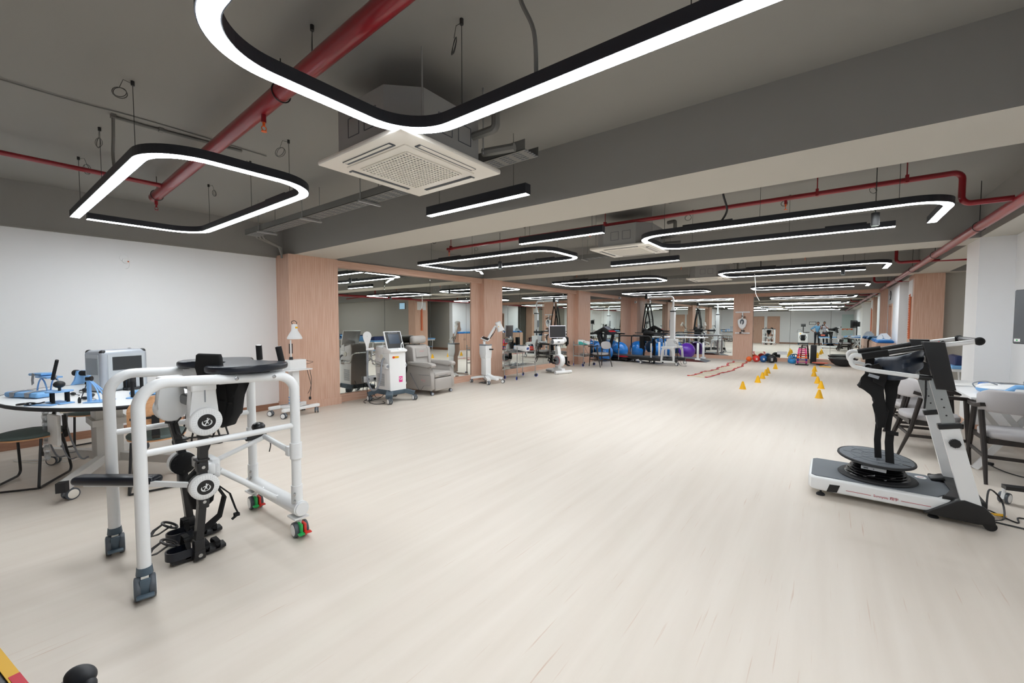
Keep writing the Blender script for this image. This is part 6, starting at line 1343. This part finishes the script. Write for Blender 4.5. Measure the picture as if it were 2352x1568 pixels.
def person(label, loc, h, lean, armL, armR, shirt, hands, turn, hair='hair'):
    """arms: elbow and wrist positions in local coords; faces +y"""
    k = h/1.75
    V = lambda x, y, z: (x*k, y*k, z*k)
    P = {'pel': V(0, 0, .95), 'sp': V(lean*.3, 0, 1.12), 'ch': V(lean*.7, .0, 1.33), 'nk': V(lean, 0, 1.49), 'hd0': V(lean+.0, .01, 1.55),
         'sL': V(lean-.17, 0, 1.43), 'sR': V(lean+.17, 0, 1.43), 'eL': armL[0], 'wL': armL[1], 'eR': armR[0], 'wR': armR[1],
         'hL': V(-.09, 0, .92), 'hR': V(.09, 0, .92), 'kL': V(-.1, .03, .5), 'kR': V(.11, .03, .5), 'aL': V(-.11, -.02, .09), 'aR': V(.13, -.02, .09), 'fL': V(-.12, .14, .04), 'fR': V(.15, .14, .04)}
    names = list(P); ix = {n_: i for i, n_ in enumerate(names)}
    E_ = [('pel', 'sp'), ('sp', 'ch'), ('ch', 'nk'), ('nk', 'hd0'), ('ch', 'sL'), ('ch', 'sR'), ('sL', 'eL'), ('eL', 'wL'), ('sR', 'eR'), ('eR', 'wR'), ('pel', 'hL'), ('pel', 'hR'), ('hL', 'kL'), ('hR', 'kR'), ('kL', 'aL'), ('kR', 'aR'), ('aL', 'fL'), ('aR', 'fR')]
    R_ = {'pel': (.13, .1), 'sp': (.125, .09), 'ch': (.14, .1), 'nk': .055, 'hd0': .05, 'sL': .055, 'sR': .055, 'eL': .04, 'eR': .04, 'wL': .026, 'wR': .026, 'hL': .085, 'hR': .085, 'kL': .055, 'kR': .055, 'aL': .038, 'aR': .038, 'fL': .032, 'fR': .032}
    hd = MB(); hc = Vector(P['hd0'])+Vector((0, .015, .1))
    hd.ell(hc, (.075, .095, .115), n=20)
    for v in hd.bm.verts:
        q = v.co-hc
        if q.z < 0: v.co.x -= q.x*.28*min(1, -q.z/.1)
        if q.z < -.05 and q.y > 0: v.co.y += .008
    fy = hc.y+.09
    hd.ell((hc.x, fy+.008, hc.z-.015), (.013, .018, .02), n=10); hd.ell((hc.x, fy-.006, hc.z-.055), (.024, .01, .006), n=10)
    for s_ in (-1, 1): hd.ell((hc.x+s_*.075, hc.y-.005, hc.z-.01), (.01, .018, .028), n=10)
    hm = bpy.data.meshes.new('h'); hd.bm.to_mesh(hm); hd.bm.free()
    ex = [hm]
    for args in hands: ex += hand_meshes(*args)
    body = skin_obj('person', [P[n_] for n_ in names], [(ix[a], ix[b_]) for a, b_ in E_], [R_[n_] for n_ in names], 0, 'skin', extra=ex)
    body.location = loc; body.rotation_euler = (0, 0, turn)
    tag(body, label, 'person')
    def cloth(name, ns, es, grow, m_, over=None):
        pts = [Vector(P[n_]) if not (over and n_ in over) else Vector(over[n_]) for n_ in ns]; jx = {n_: i for i, n_ in enumerate(ns)}
        rad = [tuple(q+grow for q in R_[n_]) if isinstance(R_[n_], tuple) else R_[n_]+grow for n_ in ns]
        return skin_obj(name, [tuple(q) for q in pts], [(jx[a], jx[b_]) for a, b_ in es], rad, 0, m_, body)
    eL = Vector(P['sL']).lerp(Vector(P['eL']), 1.0); 
    cloth('shirt', ['pel', 'sp', 'ch', 'sL', 'sR', 'eL', 'eR'], [('pel', 'sp'), ('sp', 'ch'), ('ch', 'sL'), ('ch', 'sR'), ('sL', 'eL'), ('sR', 'eR')], .022, shirt, {'pel': V(0, 0, .93)})
    cloth('trousers', ['pel', 'hL', 'hR', 'kL', 'kR', 'aL', 'aR'], [('pel', 'hL'), ('pel', 'hR'), ('hL', 'kL'), ('hR', 'kR'), ('kL', 'aL'), ('kR', 'aR')], .018, 'trouser')
    b = MB()
    for s_, n_ in ((-1, 'L'), (1, 'R')): b.ell(Vector(P['f'+n_])+Vector((0, -.07, .012)), (.052, .15, .05), n=14)
    b.build('shoes', 'black', body)
    hh = MB(); hh.ell(hc+Vector((0, -.012, .022)), (.083, .1, .112), n=20)
    bmesh.ops.delete(hh.bm, geom=[v for v in hh.bm.verts if (v.co.z < hc.z+.055 and v.co.y > hc.y+.03) or v.co.z < hc.z-.05], context='VERTS')
    o = hh.build('hair', hair, body, ang=80); md = o.modifiers.new('s', 'SOLIDIFY'); md.thickness = .008
    b = MB()
    for s_ in (-1, 1):
        b.m(0).ell((hc.x+s_*.03, fy-.008, hc.z+.008), (.011, .007, .007), n=8); b.m(1).ell((hc.x+s_*.03, fy-.0025, hc.z+.008), (.005, .003, .005), n=8); b.m(1).box((hc.x+s_*.031, fy-.001, hc.z+.03), (.032, .008, .006))
    b.build('face_features', ['white', 'hair'], body)
    b = MB(); b.ell((hc.x, fy-.018, hc.z-.068), (.042, .025, .03), n=12); b.build('beard', 'hair', body)
    return body
M['stripe'] = mat('striped_shirt', '#cfccd2', .9)
_n = M['stripe'].node_tree; _w = _n.nodes.new('ShaderNodeTexWave'); _w.inputs['Scale'].default_value = 14; _w.bands_direction = 'X'; _tc = _n.nodes.new('ShaderNodeTexCoord'); _n.links.new(_tc.outputs['Object'], _w.inputs['Vector'])
_cr = _n.nodes.new('ShaderNodeMix'); _cr.data_type = 'RGBA'; _cr.inputs['A'].default_value = lin('#2f3040'); _cr.inputs['B'].default_value = lin('#d6d3d8'); _n.links.new(_w.outputs['Fac'], _cr.inputs['Factor']); _n.links.new(_cr.outputs['Result'], _n.nodes['Principled BSDF'].inputs['Base Color'])
person('man in a blue denim shirt with one hand on his hip, standing beside the photographer', (-.33, -.62, 0), 1.74, .05, ((-.40, -.06, 1.18), (-.2, .1, 1.02)), ((.26, .12, 1.2), (.2, .3, 1.36)), 'denim',
       [((-.2, .1, 1.02), (.9, .2, -.3), 1, (0, 1, 0), .3), ((.2, .3, 1.36), (0, .3, .95), 1, (-1, .2, 0), .5)], 0)
person('man in a striped shirt holding a camera to his face with both hands', (.16, -.42, 0), 1.76, -.06, ((-.25, .14, 1.25), (-.16, .22, 1.43)), ((.2, .16, 1.25), (.02, .22, 1.43)), 'stripe',
       [((-.16, .22, 1.43), (.3, .5, .8), -1, (.9, 0, -.3), .6), ((.02, .22, 1.43), (-.3, .5, .8), 1, (-.9, 0, -.3), .6)], .12)
A = thing('photo_camera', 'black photo camera held up by the man in the striped shirt', 'camera', (.0, -.12, 1.5), 0)
MB().box((0, -.02, 0), (.13, .05, .085), bev=.01).build('camera_body', 'black', A); b = MB(); b.cyl((0, -.0, 0), (0, .07, 0), .034, n=20); b.build('camera_lens', 'black', A); MB().box((0, -.02, .05), (.05, .04, .03), bev=.006).build('viewfinder', 'black', A)
# high window in the alcove wall
o = MB().b2((2.6, 13.878, 2.2), (3.02, 13.895, 2.5)).build('window_2', mat('window_daylight', '#8fb4cc', .4, emit=.9), flat=True); o['kind'] = 'structure'
b = MB(); b.b2((2.58, 13.87, 2.18), (3.04, 13.9, 2.2)); b.b2((2.58, 13.87, 2.5), (3.04, 13.9, 2.52)); b.b2((2.58, 13.87, 2.2), (2.60, 13.9, 2.5)); b.b2((3.02, 13.87, 2.2), (3.04, 13.9, 2.5))
for k in range(1, 4): b.b2((2.60, 13.87, 2.2+.075*k), (3.02, 13.88, 2.206+.075*k))
b.build('window_frame', 'grey', o, flat=True)
